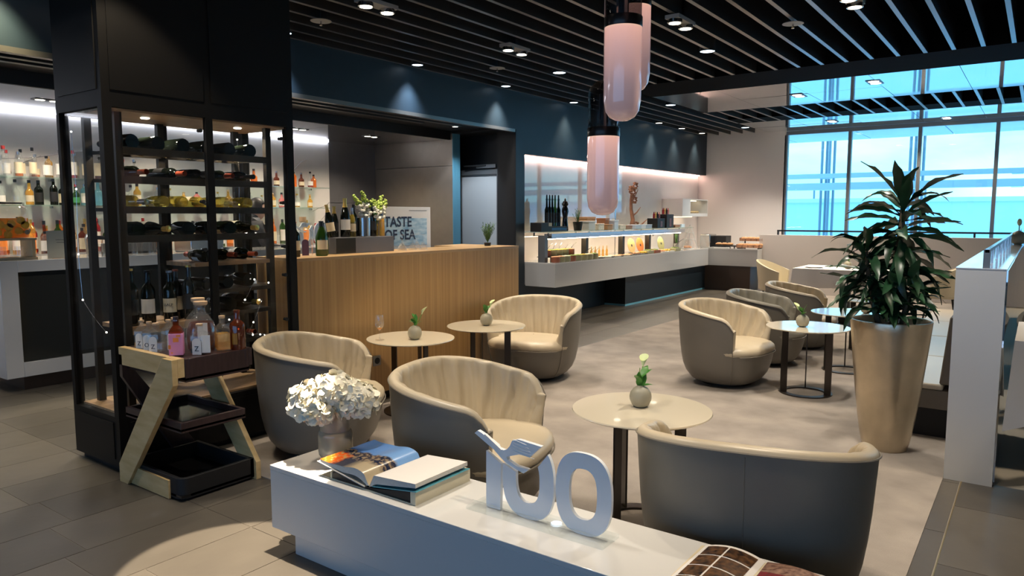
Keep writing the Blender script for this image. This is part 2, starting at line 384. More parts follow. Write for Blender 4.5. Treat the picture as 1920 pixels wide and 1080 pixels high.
# outside: canopy, louvre bands, pipes, neighbouring building
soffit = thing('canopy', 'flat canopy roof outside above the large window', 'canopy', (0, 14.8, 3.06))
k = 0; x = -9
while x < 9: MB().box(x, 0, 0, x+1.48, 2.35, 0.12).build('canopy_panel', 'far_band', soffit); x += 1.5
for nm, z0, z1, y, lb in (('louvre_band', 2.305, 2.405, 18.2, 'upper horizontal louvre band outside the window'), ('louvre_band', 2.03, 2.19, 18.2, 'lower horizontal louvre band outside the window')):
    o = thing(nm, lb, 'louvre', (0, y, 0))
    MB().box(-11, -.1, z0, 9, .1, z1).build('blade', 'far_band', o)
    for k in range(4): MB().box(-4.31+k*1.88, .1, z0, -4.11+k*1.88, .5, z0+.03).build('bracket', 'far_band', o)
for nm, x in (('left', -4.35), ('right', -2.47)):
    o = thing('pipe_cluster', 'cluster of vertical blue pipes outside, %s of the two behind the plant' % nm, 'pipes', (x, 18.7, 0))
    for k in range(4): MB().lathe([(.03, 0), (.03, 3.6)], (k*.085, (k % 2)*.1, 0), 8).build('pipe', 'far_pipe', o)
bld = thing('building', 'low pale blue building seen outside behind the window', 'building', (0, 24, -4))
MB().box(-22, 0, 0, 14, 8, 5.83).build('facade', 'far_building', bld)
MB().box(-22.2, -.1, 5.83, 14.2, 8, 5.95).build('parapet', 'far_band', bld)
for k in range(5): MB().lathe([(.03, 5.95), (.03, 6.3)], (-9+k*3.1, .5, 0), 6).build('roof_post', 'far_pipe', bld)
# ================================================================ LOUNGE FURNITURE
mat('leather_in', (0.52, 0.44, 0.315), 0.36, spec=0.45, noise=0.05, nscale=5, bump=0.05, bscale=180)
mat('leather_out', (0.175, 0.157, 0.128), 0.40, spec=0.45, noise=0.05, nscale=5, bump=0.05, bscale=180)
mat('leather_grey', (0.27, 0.25, 0.20), 0.36, spec=0.45, noise=0.05, nscale=5, bump=0.05, bscale=180)
mat('piping', (0.20, 0.175, 0.14), 0.5)
mat('plinth', (0.008, 0.008, 0.008), 0.5)
def sm(a, b, x):
    t = max(0.0, min(1.0, (x-a)/(b-a))); return t*t*(3-2*t)
CA, CB = 0.355, 0.385
def csup(t, k=1.0, n=2.5):
    c, s = math.cos(t), math.sin(t)
    r = (abs(c/CA)**n+abs(s/CB)**n)**(-1/n)
    return -c*r*k, s*r*k
def cscale(z): # body swell with height
    P_ = [(0.02, .60), (0.045, .72), (0.09, .83), (0.16, .905), (0.26, .96), (0.40, .995), (0.55, 1.02), (0.70, 1.04)]
    for (a, p), (b, q) in zip(P_, P_[1:]):
        if z <= b: return p+(q-p)*max(0, (z-a))/(b-a)
    return P_[-1][1]
TEND = R(122)
def rim_h(t):
    a = abs(math.degrees(t)); x = csup(t)[0]; return 0.672-0.095*(x+CA)/.55-0.075*max(0, (a-106)/16)**2.6
def chair_shell():
    N = 60; m = MB(); zs = [0, .05, .12, .22, .35, .5, .65, .8, .92, 1]
    def p(i, j):
        t = -TEND+2*TEND*i/(N-1); h = rim_h(t)-0.03; z = 0.03+(h-0.03)*zs[j]; x, y = csup(t, cscale(z)); return (x, y, z)
    m.grid(p, N, len(zs))
    return m
def chair_inner():
    """upholstered inside: rolls over the rim, pleated, ends in puffy arm fronts"""
    N = 121; rows = []
    m = MB()
    def prof(t, v):    # v 0 outer rim seam .. 1 down at the seat
        h = rim_h(t); a = abs(t)/TEND
        th = 0.050
        if v < 0.35:
            u = v/0.35; ang = PI*u
            off = th/2*(1-math.cos(ang)); z = h-0.032+0.022*math.sin(ang)
        else:
            u = (v-0.35)/0.65; off = th+0.055*sm(0, 1, u); z = h-0.032-(h-0.032-0.27)*u
        return off, z
    rnd = random.Random(3); ph = [rnd.uniform(0, 6.28) for _ in range(9)]
    NV = 19
    def p(i, j):
        t = -TEND+2*TEND*i/(N-1); v = j/(NV-1); off, z = prof(t, v)
        x, y = csup(t, cscale(min(z, .65))); d = math.hypot(x, y)
        pl = 0.0
        if v > 0.12:
            w = sm(.12, .5, v)*(1-.55*sm(.72, 1, v))
            pl = 1.5*w*(0.0055*math.sin(t*17+ph[0]+1.8*math.sin(v*3+ph[1]))+0.004*math.sin(t*31+ph[2]+2.5*math.sin(v*4+t*2))+0.0025*math.sin(t*53+ph[3]-v*5))*(1-.25*math.cos(t*2))
            for ts in (-R(52), R(52)): pl -= 0.010*math.exp(-((t-ts-.1*v)/0.018)**2)*min(1, w*1.5)
        e = sm(TEND-R(9), TEND, abs(t)); pl += -0.03*e*0
        if e > 0: pl += 0.004*math.sin(v*70)*sm(TEND-R(16), TEND, abs(t))*sm(.05, .3, v)
        k = (d-off-pl)/d
        return (x*k, y*k, z)
    m.grid(p, N, NV)
    # arm fronts: close the end between the shell edge and the inner surface, bulging forward
    for i in (0, N-1):
        t = -TEND+2*TEND*i/(N-1); sgn = 1 if i else -1
        nx, ny = math.sin(TEND), -math.cos(TEND)*sgn*-1
        K = 6
        def q(a, j):
            v = j/(NV-1); A = Vector(p(i, j)); zz = A.z
            xo, yo = csup(t, cscale(min(max(zz, .03), .65))); B = Vector((xo, yo, min(zz, rim_h(t)-.03)))
            if j <= 2: B = A.lerp(B, .5)
            s = a/(K-1); P_ = A.lerp(B, s); b = math.sin(PI*s)*0.028*sm(0, .25, v)
            return (P_.x+b*math.sin(TEND), P_.y+b*math.cos(TEND)*sgn*-1*-1*0.3, P_.z)
        m.grid(q, K, NV)
    return m
def chair_body():
    """lower body under the seat"""
    N = 56; m = MB(); Z = [.03, .045, .07, .10, .14, .19, .235, .277]
    def p(i, j):
        t = 2*PI*i/N; z = Z[j]; x, y = csup(t, cscale(z)*.985, 2.6)
        return (x, y, z)
    m.grid(p, N, len(Z), True)
    o = [(p(i, 0)) for i in range(N)]; m.add(o, [tuple(range(N))]); o = [(p(i, len(Z)-1)) for i in range(N)]; m.add(o, [tuple(range(N))])
    return m
def chair_seat():
    N = 56; m = MB(); pr = [(.975, .270), (1.0, .282), (1.006, .298), (.988, .318), (.93, .336), (.82, .348), (.6, .356), (.3, .360), (.02, .361)]
    rnd = random.Random(9); f = [rnd.uniform(0, 6) for _ in range(4)]
    def p(i, j):
        t = 2*PI*i/N; k, z = pr[j]; s = cscale(.28)*.99
        x, y = csup(t, s*k, 2.7)
        if x < 0: x *= .72
        y *= 1-.20*sm(.12, -.15, x)
        w = 0.0035*math.sin(t*23+f[0])*math.exp(-((k-.93)/.09)**2)
        return (x, y, z+w-0.012*max(0, -x)/.3)
    m.grid(p, N, len(pr), True)
    return m
def piping_loop():
    N = 60; pts = []
    for i in range(N):
        t = R(130)+(2*PI-R(260))*i/(N-1); x, y = csup(t, cscale(.275)*1.008, 2.6); pts.append((x, y, .272))
    return MB().tube(pts, .0042, 5)
def rim_piping():
    N = 60; pts = [(*csup(-TEND+2*TEND*i/(N-1), cscale(rim_h(0)-.03)*1.003), rim_h(-TEND+2*TEND*i/(N-1))-.031) for i in range(N)]
    zz = rim_h(TEND)-.031
    for sgn, L in ((1, pts), (-1, None)):
        extra = [(*csup(sgn*TEND, cscale(z)*1.004), z) for z in [zz-(zz-.04)*k/10 for k in range(1, 11)]]
        if sgn == 1: pts = pts+extra
        else: pts = extra[::-1]+pts
    return MB().tube(pts, .0035, 5)
CH = dict(shell=chair_shell().mesh('shell', 'leather_out', 60), inner=chair_inner().mesh('inner_back', 'leather_in', 80), body=chair_body().mesh('front_panel', 'leather_out', 60),
          seat=chair_seat().mesh('seat_cushion', 'leather_in', 80), pipe=piping_loop().mesh('seat_piping', 'piping'), rp=rim_piping().mesh('rim_piping', 'piping'),
          seam=MB().tube([(*csup(0, cscale(z)*1.001), z) for z in [.05+.58*k/14 for k in range(15)]], .0018, 4).mesh('back_seam', 'piping'),
          base=MB().lathe([(0, 0.001), (.20, .001), (.20, .035), (0, .035)], n=32).mesh('swivel_base', 'plinth'))
ig = CH['inner'].copy(); ig.materials.clear(); ig.materials.append(MATS['leather_grey']); sg = CH['seat'].copy(); sg.materials.clear(); sg.materials.append(MATS['leather_grey'])
def armchair(x, y, fx, fy, label, grey=False, k=1.06):
    t = thing('armchair', label, 'armchair', (x, y, 0.004), math.atan2(fy, fx), 'leather tub armchairs')
    put('shell', CH['shell'], t); put('inner_back', ig if grey else CH['inner'], t); put('front_panel', CH['body'], t); put('seat_cushion', sg if grey else CH['seat'], t)
    put('seat_piping', CH['pipe'], t); put('rim_piping', CH['rp'], t); put('back_seam', CH['seam'], t); put('swivel_base', CH['base'], t)
    t.scale = (k, k, k)
    return t
armchair(-3.55, 2.90, .80, .60, 'beige leather tub armchair behind the vase of white hydrangeas, beside the oak bar')
armchair(-2.20, 2.73, .97, .24, 'beige leather tub armchair behind the open book, in front of the wine glass table')
armchair(-3.63, 5.33, .22, -.975, 'beige leather tub armchair facing us at the far end of the oak bar')
armchair(-2.14, 6.13, .98, -.12, 'beige leather tub armchair nearest the window-lit table, left of three in a row')
armchair(-2.13, 7.22, .985, .17, 'greyish leather tub armchair, middle of the three in a row', True)
armchair(-2.08, 8.32, .985, .17, 'beige leather tub armchair farthest back of the three in a row')
armchair(-0.82, 2.66, -.235, .972, 'tub armchair turned with its grey-brown back to us behind the magazine')
# ---------------------------------------------------------------- round tables
mat('table_top', (0.72, 0.645, 0.50), 0.12, coat=0.5, crough=.03, ior=1.6)
mat('table_leg', (0.045, 0.036, 0.030), 0.30, metal=0.5)
TT = MB().lathe([(0, .532), (.27, .532), (.312, .538), (.322, .545), (.320, .55), (0, .55)], n=64).mesh('table_top', 'table_top')
RG = MB()
def ringf(prof, n=48):
    m = MB()
    def p(i, j): t = 2*PI*i/n; r, z = prof[j % len(prof)]; return (r*math.cos(t), r*math.sin(t), z)
    m.grid(p, n, len(prof)+1, True); return m
RING = ringf([(.15, .004), (.205, .004), (.205, .012), (.15, .012)]).mesh('base_ring', 'table_leg')
LEG = MB().box(-.005, -.026, .012, .005, .026, .534).mesh('leg', 'table_leg')
def round_table(x, y, ang, label, lr=.18):
    t = thing('side_table', label, 'table', (x, y, .002), 0, 'round side tables')
    put('table_top', TT, t); put('base_ring', RING, t)
    for a in ang: put('leg', LEG, t, (lr*math.cos(a), lr*math.sin(a), 0), (0, 0, a+PI/2))
    return t
def rta(*d): return [R(36+q) for q in d]
round_table(-3.70, 3.83, rta(142, 60, -62), 'round cream side table carrying the stemmed wine glass')
round_table(-3.62, 4.63, rta(-15, -125, 105), 'round cream side table in front of the far oak bar armchair')
round_table(-1.455, 3.03, rta(-15, -135, 105), 'large round cream side table in the centre foreground')
round_table(-1.48, 6.12, rta(180, 68, -46), 'round side table reflecting blue window light, left of the gold planter')
round_table(-1.40, 7.24, rta(180, 68, -46), 'round blue-lit side table partly hidden by the gold planter')
round_table(-1.42, 8.50, rta(170, 50, -70), 'farthest small round side table behind the dracaena')
# ---------------------------------------------------------------- bud vases
mat('ceramic', (0.34, 0.315, 0.235), 0.45); mat('stem_green', (0.13, 0.30, 0.04), 0.5); mat('leaf_fresh', (0.055, 0.21, 0.03), 0.42); mat('lily', (0.72, 0.80, 0.42), 0.5)
VB = MB().lathe([(0, 0), (.022, 0), (.040, .012), (.050, .034), (.0515, .052), (.047, .072), (.034, .090), (.016, .099), (.013, .103), (.010, .1), (.010, .08)], n=24).mesh('vase', 'ceramic')
def leafmesh(L, w, bend, fold=.15, n=6):
    m = MB()
    def p(i, j):
        u = j/(n-1); ww = w*math.sin(PI*min(1, u*.92+.08))**.8*(1-u**6); s = (i-1)
        return (s*ww, L*u*math.cos(bend*u*.5), fold*abs(s)*ww+L*(u*.25-bend*.55*u*u)*1.0)
    return m.grid(p, 3, n)
LF = [leafmesh(.066, .017, b).mesh('leaf', 'leaf_fresh', 80, False) for b in (.2, .6, -.2)]
def bud_vase(x, y, z, rz, label, n=7, tall=1.0, seed=1):
    rd = random.Random(seed)
    t = thing('bud_vase', label, 'vase', (x, y, z), rz, 'bud vases on the side tables')
    put('vase', VB, t)
    fx = .045*tall
    MB().tube([(0, 0, .06), (.006, 0, .11), (fx*.6, .004, .14), (fx, .006, .160*tall)], .0032, 6).build('flower_stem', 'stem_green', t)
    m = MB()
    def p(i, j):
        a = 2*PI*i/12; u = j/6; r = .004+.018*u**1.5*(1+.35*math.cos(a)); return (fx+r*math.cos(a)+.012*u, .006+r*math.sin(a), .158*tall+.042*u+.014*u*math.cos(a))
    m.grid(p, 12, 7, True); m.build('lily_bloom', 'lily', t, 80)
    for k in range(n):
        a = rd.uniform(0, 6.28)
        put('leaf', LF[k % 3], t, (0.008*math.cos(a), .008*math.sin(a), .095+rd.uniform(0, .05)*tall), (R(rd.uniform(5, 60)), 0, a), [rd.uniform(.7, 1.15)]*3)
    MB().tube([(0, 0, .08), (-.006, .004, .13), (-.02, .0, .165*tall)], .002, 5).build('sprig_stem', 'stem_green', t)
    return t
bud_vase(-3.63, 3.80, .552, R(36), 'round olive bud vase with calla lily beside the wine glass', 8, 1.15, 1)
bud_vase(-3.62, 4.63, .552, R(70), 'round olive bud vase on the table by the far oak bar armchair', 8, .95, 2)
bud_vase(-1.475, 3.06, .552, R(100), 'round olive bud vase on the large central side table', 8, 1.15, 3)
bud_vase(-1.51, 6.07, .552, R(160), 'round bud vase with pale lily on the blue-lit table beside the planter', 7, .85, 4)
bud_vase(-1.25, 7.26, .552, R(60), 'round bud vase half hidden behind the gold planter', 5, .8, 5)
# wine glass with a drop left, in a ring of spilt wine
glass('clear_glass', (1, 1, 1), .07, .025, (.85, .85, .82), edge=.85); glass('amber_wine', (.95, .62, .2), .05, .35, (.85, .45, .08))
wg = thing('wine_glass', 'nearly empty stemmed glass on the side table by the oak bar', 'glass', (-3.815, 3.63, .552))
MB().lathe([(0, 0), (.033, 0), (.033, .002), (.006, .006), (.0035, .015), (.0035, .065), (.012, .075), (.030, .10), (.0345, .125), (.030, .165), (.026, .182), (.0255, .182), (.0295, .164), (.0335, .125), (.029, .101), (.010, .077), (0, .076)], n=24).build('bowl', 'clear_glass', wg)
MB().lathe([(0, .0765), (.010, .0775), (.020, .0875), (0, .0875)], n=20).build('wine', 'amber_wine', wg)
sp = MB().lathe([(0, .0), (.052, .0), (.049, .0012), (0, .0012)], n=24).build('coaster', 'amber_wine', None, loc=(-3.815, 3.63, .5505)); tag(sp, 'amber paper coaster under the wine glass', 'coaster')
# ---------------------------------------------------------------- gold planter with dracaena
mat('gold_leaf', (0.56, 0.475, 0.345), 0.30, metal=0.92, noise=0.16, nscale=5, bump=0.12, bscale=28)
mat('soil', (0.03, 0.022, 0.016), 0.95, bump=.6, bscale=60)
mat('leaf_dark', (0.016, 0.058, 0.024), 0.36, spec=0.5, noise=0.3, nscale=14, rand=.35)
mat('cane', (0.10, 0.075, 0.045), 0.8, noise=.25, nscale=30)
PLX, PLY = -0.712, 4.95
pl = thing('planter', 'tall tapered gold-leaf planter beside the white pier', 'planter', (PLX, PLY, .004))
pr = []
for k in range(17):
    u = k/16; pr.append((.124+.104*u**.72, .80*u))
MB().lathe([(0, 0), (.12, 0)]+pr+[(.226, .806), (.216, .806), (.212, .79), (.208, .60), (0, .60)], n=56).build('pot', 'gold_leaf', pl, 50)
MB().lathe([(.212, .76), (.1, .772), (0, .775)], n=32).build('soil', 'soil', pl)
dr = thing('dracaena', 'leafy green dracaena growing in the gold planter', 'plant', (PLX, PLY, .77)); dr.scale = (.95, .95, 1.0)
def dleaf(L, w, droop, fold, n=9):
    m = MB(); pts = []
    x = 0; z = 0; a = 0.0
    for j in range(n):
        pts.append((x, z)); a = -droop*(j/(n-1))**1.3; x += L/(n-1)*math.cos(a); z += L/(n-1)*math.sin(a)
    def p(i, j):
        u = j/(n-1); ww = w*((.16+.84*math.sin(PI*min(.5, u))**1.2) if u < .5 else (1-((u-.5)/.5)**2.0)*.98+.02); s = i-1
        wav = .007*math.sin(u*17+s*2)*abs(s)
        return (pts[j][0], s*ww, pts[j][1]+fold*abs(s)*ww+wav)
    return m.grid(p, 3, n)
DL = [dleaf(.30, w, d, f_).mesh('leaf', 'leaf_dark', 80, False) for w, d, f_ in ((.030, .5, .5), (.034, .8, .45), (.028, 1.3, .55), (.033, .2, .4), (.030, 1.05, .6), (.026, 1.7, .5))]
rd = random.Random(21)
def crown(cx, cy, z0, z1, n, L0, L1, up0, up1, stretch=1.0):
    a = rd.uniform(0, 6.28)
    for k in range(n):
        u = k/max(1, n-1); a += 2.399+rd.uniform(-.4, .4); z = z0+(z1-z0)*u+rd.uniform(-.02, .02)
        L = L0+(L1-L0)*u+rd.uniform(-.07, .07); pitch = -(up0+(up1-up0)*u+rd.uniform(-.32, .32)); s = L/.30
        put('leaf', DL[rd.randrange(6)], dr, (cx+.012*math.cos(a), cy+.012*math.sin(a), z), (rd.uniform(-.5, .5), pitch, a), (s, min(1.25, .6+s*.45), s))
MAIN = [(.01, .02, -.02), (.025, .03, .18), (.01, .02, .40), (.03, .02, .60), (.03, .02, .74)]
MB().tube(MAIN, [.026, .025, .023, .021, .012], 8).build('cane', 'cane', dr)
MB().tube([(-.06, -.03, -.02), (-.10, -.06, .16), (-.14, -.09, .36), (-.15, -.10, .46)], [.020, .018, .014, .009], 8).build('cane', 'cane', dr)
MB().tube([(.06, -.05, -.02), (.08, -.05, .10), (.10, -.05, .20)], [.016, .014, .010], 8).build('cane', 'cane', dr)
crown(.03, .02, .56, .76, 30, .33, .36, -.15, .85)
crown(.02, .02, .34, .56, 30, .31, .34, -.55, -.05)
crown(.02, .02, .16, .36, 26, .26, .30, -.1, -.1)
crown(-.145, -.095, .26, .47, 30, .30, .28, -.45, .7)
crown(-.11, -.07, .12, .26, 18, .24, .26, .0, .1)
crown(.09, -.05, .10, .24, 22, .22, .22, .05, .7)
crown(-.02, .04, .04, .14, 14, .20, .22, .35, .8)
crown(-.03, -.08, .04, .12, 16, .19, .2, .35, .9)
# ---------------------------------------------------------------- white bench with its displays
BX0, BX1, BY0, BY1, BZ = -2.60, 0.9, 1.825, 2.20, 0.39
bn = thing('display_bench', 'long white glossy bench in the foreground carrying books and a sign', 'bench', (BX0, BY0, 0))
MB().box(0, 0, .115, BX1-BX0, BY1-BY0, BZ-.02).build('body', 'white_satin', bn, bev=.002)
MB().box(-.001, -.001, BZ-.02, BX1-BX0+.001, BY1-BY0+.001, BZ).build('top', 'white_gloss', bn, bev=.002)
MB().box(.09, .05, 0, BX1-BX0-.09, BY1-BY0-.05, .115).build('plinth', 'white_satin', bn)
# ================================================================ FIXED FURNITURE
mat('oak', (0.60, 0.365, 0.145), 0.42, col2=(0.44, 0.25, 0.09), nscale=5, stretch=(9, 9, .12), detail=6, bump=.06, bscale=40)
mat('oak_top', (0.56, 0.37, 0.18), 0.4, col2=(0.48, 0.30, 0.14), nscale=9, stretch=(9, .4, 9))
mat('pine', (0.64, 0.47, 0.235), 0.45, col2=(0.50, 0.34, 0.145), nscale=3, stretch=(2, 9, 9), detail=3)
mat('dark_wood', (0.040, 0.022, 0.022), 0.32, noise=.2, nscale=8, stretch=(1, 8, 1))
mat('vitrine', (0.008, 0.0075, 0.0068), 0.5, spec=.2)
mat('vitrine_inner', (0.030, 0.025, 0.018), 0.4, metal=.3)
mat('warm_wood', (0.36, 0.22, 0.115), 0.45, noise=.25, nscale=6, stretch=(8, 1, 1))
mat('banquette_seat', (0.55, 0.49, 0.40), 0.34); mat('banquette_dark', (0.16, 0.14, 0.115), 0.4)
# ---- white pier with glazed rail
pier = struct('wall_pier', MB().box(-0.355, 4.55, 0, -0.13, 12.6, 1.165), 'white_satin', label='white low partition wall with a glossy top')
MB().box(-.357, 4.548, 1.165, -.128, 12.6, 1.170).build('top', 'white_gloss', pier)
mat('mirror_dark', (.62, .62, .62), .02, metal=1.0)
for k in range(6): MB().box(-.1295, 4.58+k*1.33, .02, -.122, 4.58+k*1.33+1.325, 1.16).build('mirror_panel', 'mirror_dark', pier)
gr = thing('glazed_rail', 'low steel-framed glass rail standing on the white partition wall', 'railing', (-.22, 4.56, 1.170))
MB().box(-.010, 0, .082, .010, 7.9, .100).build('top_rail', 'steel', gr)
MB().box(-.016, 0, 0, .016, .03, .098).build('post', 'frame_grey', gr)
for k in range(1, 14): MB().box(-.008, k*.6-.09, 0, .008, k*.6+.09, .082).build('post', 'steel', gr)
for k in range(13): MB().box(-.003, k*.6+.09 if k else .03, .004, .003, k*.6+.51, .082).build('glass_panel', 'pane', gr)
# ---- banquette on the lounge side of the pier
bq = thing('banquette', 'cream upholstered banquette with brown back cushions against the white partition', 'sofa', (-.36, 5.36, 0))
MB().box(-.54, 0.02, .0, -.02, 4.4, .19).build('plinth', 'black', bq)
MB().box(-.58, 0.0, .19, 0, 4.4, .315).build('seat_base', 'banquette_dark', bq, bev=.006)
for k in range(4): MB().box(-.59, k*1.1+.004, .315, -.09, k*1.1+1.096, .355).build('seat_cushion', 'banquette_seat', bq, bev=.014, seg=3)
for k in range(4):
    MB().prism([(-.115, .356), (-.03, .356), (-.008, .80), (-.075, .80)], k*1.1+.006, k*1.1+1.094, 'Y').build('back_cushion', 'banquette_dark', bq, bev=.012, seg=3)
# ---- oak bar front
ob = thing('oak_bar', 'oak veneered bar counter behind the armchairs', 'bar counter', (-4.13, 3.17, 0))
for k in range(4):
    y0 = k*.6575; MB().box(-.03, y0, .06, 0, y0+.6565, 1.128).build('oak_panel', 'oak', ob)
MB().box(-.47, 0, .06, -.03, .03, 1.128).build('oak_panel', 'oak', ob)
MB().box(-.72, 2.60, .06, -.03, 2.63, 1.128).build('oak_panel', 'oak', ob)
MB().box(-.47, 0, 1.128, .001, 2.631, 1.15).box(-.72, 2.2, 1.128, -.47, 2.631, 1.15).build('oak_top', 'oak_top', ob)
MB().box(-.45, .03, 0, -.03, 2.6, .06).build('plinth', 'black', ob)
MB().box(-.45, .03, .06, -.03, 2.6, 1.128).build('carcass', 'black', ob)
so = thing('wall_socket', 'grey power socket low on the oak bar front', 'socket', (-4.13, 3.89, .32))
MB().box(0, -.04, -.04, .008, .04, .04).build('plate', 'fitting_grey', so, bev=.003)
MB().lathe([(.025, 0), (.025, .004), (0, .004)], n=16, M=Matrix.Rotation(PI/2, 4, 'Y'), c=(.008, 0, 0)).build('socket_hole', 'black', so)
# ---- work counter behind the oak bar and the white counter of the back bar
wc = thing('work_counter', 'dark work counter behind the oak bar', 'counter', (-5.35, 3.3, 0))
MB().box(0, 0, 0, .58, 2.3, .86).build('body', 'black', wc); MB().box(-.01, -.01, .86, .59, 2.31, .90).build('top', 'frame_grey', wc)
bc = thing('white_bar_counter', 'white bar counter with dark glass front panels at the left', 'bar counter', (-6.70, 2.27, 0))
MB().box(-.62, 0, .12, 0, .13, 1.08).box(-.62, .13, .12, 0, 3.9, .24).box(-.62, .13, .985, 0, 3.9, 1.08).box(-.62, 3.9, .12, 0, 4.0, 1.08).build('body', 'counter_white', bc, bev=.003)
for k in range(3): MB().box(-.05, .13+k*1.2567, .24, -.03, .13+(k+1)*1.2567-.005, .985).build('front_panel', 'dark_glass', bc)
MB().box(-.6, .15, 0, -.08, 3.85, .12).build('plinth', 'bronze_dark', bc)
MB().box(-.62, .14, .24, -.06, 3.9, .985).build('carcass', 'black', bc)
# glass shelves on the stone wall
glass('shelf_glass', (.86, .95, .92), .10, .10, (.65, .8, .75))
for z, lb in ((1.823, 'upper'), (1.55, 'lower')):
    s = thing('glass_shelf', '%s glass shelf of the back bar carrying bottles' % lb, 'shelf', (-8.3, 1.0, z-.012))
    MB().box(0, 0, 0, .30, 5.72, .012).build('board', 'shelf_glass', s)
    for k in range(6): MB().box(0, .1+k*1.1, -.02, .05, .115+k*1.1, 0).build('bracket', 'steel', s)
bb = thing('back_counter', 'pale back counter under the bar shelves', 'counter', (-8.3, 1.0, 0))
MB().box(0, 0, 0, .49, 5.9, 1.04).build('body', 'marble_bar', bb); MB().box(0, 0, 1.04, .50, 5.91, 1.075).build('top', 'counter_white', bb)
# ---- vitrine
VX0, VX1, VY0, VY1 = -4.63, -4.08, 1.905, 3.13
vt = thing('wine_vitrine', 'tall black framed glass wine cabinet reaching the ceiling', 'cabinet', (VX0, VY0, 0))
vx, vy = VX1-VX0, VY1-VY0
bs = MB().box(0, 0, .04, vx, vy, .325).build('base', 'vitrine', vt)
for (a, b) in ((.06, .54), (.62, 1.17)): MB().box(vx, a, .09, vx+.006, b, .29).build('inset_panel', 'vitrine', bs)
MB().box(.06, -.006, .08, vx-.06, 0, .29).build('inset_panel', 'vitrine', bs)
MB().box(.03, .03, 0, vx-.03, vy-.03, .04).build('toe_kick', 'black', vt)
MB().box(.04, .04, .325, vx-.04, vy-.04, .337).build('floor_board', 'warm_wood', vt)
hd = MB().box(0, 0, 2.03, vx, vy, 3.06).build('header', 'vitrine', vt)
for (a, b) in ((.045, .585), (.635, 1.175)): MB().box(vx, a, 2.12, vx+.006, b, 3.0).build('inset_panel', 'vitrine', hd)
MB().box(.045, -.006, 2.12, vx-.045, 0, 3.0).build('inset_panel', 'vitrine', hd)
MB().box(.03, .03, 2.018, vx-.03, vy-.03, 2.029).build('lit_ceiling', 'warm_wood', vt)
W_ = .05
for (x, y, w) in ((0, 0, .035), (vx-W_, 0, W_), (0, vy-W_, W_), (vx-W_, vy-W_, W_)): MB().box(x, y, .325, x+w, y+W_, 2.03).build('post', 'vitrine', vt)
MB().box(vx-.03, .595, .325, vx, .64, 2.03).build('post', 'vitrine', vt); MB().box(0, .595, .325, .03, .64, 2.03).build('post', 'vitrine', vt)
for (x0, y0, x1, y1) in ((vx-.022, .05, vx-.016, .595), (vx-.022, .64, vx-.016, vy-.05), (.016, .05, .022, .595), (.016, .64, .022, vy-.05), (.035, .016, vx-.05, .022), (.05, vy-.022, vx-.05, vy-.016)):
    MB().box(x0, y0, .33, x1, y1, 2.025).build('glass_pane', 'pane', vt)
for y in (.56, 1.13):
    for z in (.75, 1.05, 1.24, 1.53, 1.95):
        MB().lathe([(0, -.022), (.010, -.02), (.007, -.006), (.012, 0), (.012, .012), (0, .014)], (vx-.008, y, z), 10, Matrix.Rotation(PI/2, 4, 'Y')).build('glass_clamp', 'black', vt)
# inner rack
rk = thing('wine_rack', 'bronze metal shelf rack inside the glass wine cabinet', 'rack', (-4.16, 2.04, .337))
ry = .93
for (x, y) in ((0, -.035), (0, ry), (-.36, -.035), (-.36, ry), (-.36, .40)): MB().box(x-.035, y, 0, x, y+.04, 1.681).build('post', 'vitrine_inner', rk)
SHZ = [1.83, 1.67, 1.50, 1.335]
WIRE = MB().tube([(0, ry*k/96, -.006+.010*math.cos(2*PI*k/16)) for k in range(97)], .003, 4).mesh('cradle_wire', 'steel')
for z in SHZ:
    s_ = MB().box(-.012, 0, z-.042-.337, .006, ry, z-.002-.337).box(-.36, 0, z-.03-.337, -.345, ry, z-.008-.337).box(-.345, 0, z-.03-.337, -.012, .012, z-.012-.337).box(-.345, ry-.012, z-.03-.337, -.012, ry, z-.012-.337).build('shelf', 'vitrine_inner', rk)
    for x_ in (-.06, -.14, -.24): put('cradle_wire', WIRE, s_, (x_, 0, z-.011-.337))
for z in (1.17, .995, .847, .657): MB().box(-.36, .40, z-.036-.337, .004, ry, z-.012-.337).build('shelf', 'warm_wood' if z > 1.1 else 'vitrine_inner', rk)
MB().box(-.36, .36, 0, -.33, .40, 1.0).build('divider', 'vitrine_inner', rk)
MB().box(-.36, .005, .45, 0, .40, .475).box(-.04, .005, .43, 0, .40, .45).build('wood_shelf', 'warm_wood', rk)
sp_ = thing('cabinet_lamp', 'small bright downlight inside the glass wine cabinet', 'lamp', (-4.30, 2.86, 2.012))
MB().lathe([(0, 0), (.022, 0), (.026, .005), (0, .005)], n=14).build('lens', 'lens_warm', sp_); spot(sp_, (0, 0, -.01), 22, WARM, 150, .8, .02)
sp2 = thing('cabinet_lamp', 'small downlight inside the wine cabinet above the left bottles', 'lamp', (-4.30, 2.25, 2.012))
MB().lathe([(0, 0), (.022, 0), (.026, .005), (0, .005)], n=14).build('lens', 'lens_warm', sp2); spot(sp2, (0, 0, -.01), 16, WARM, 150, .8, .02)
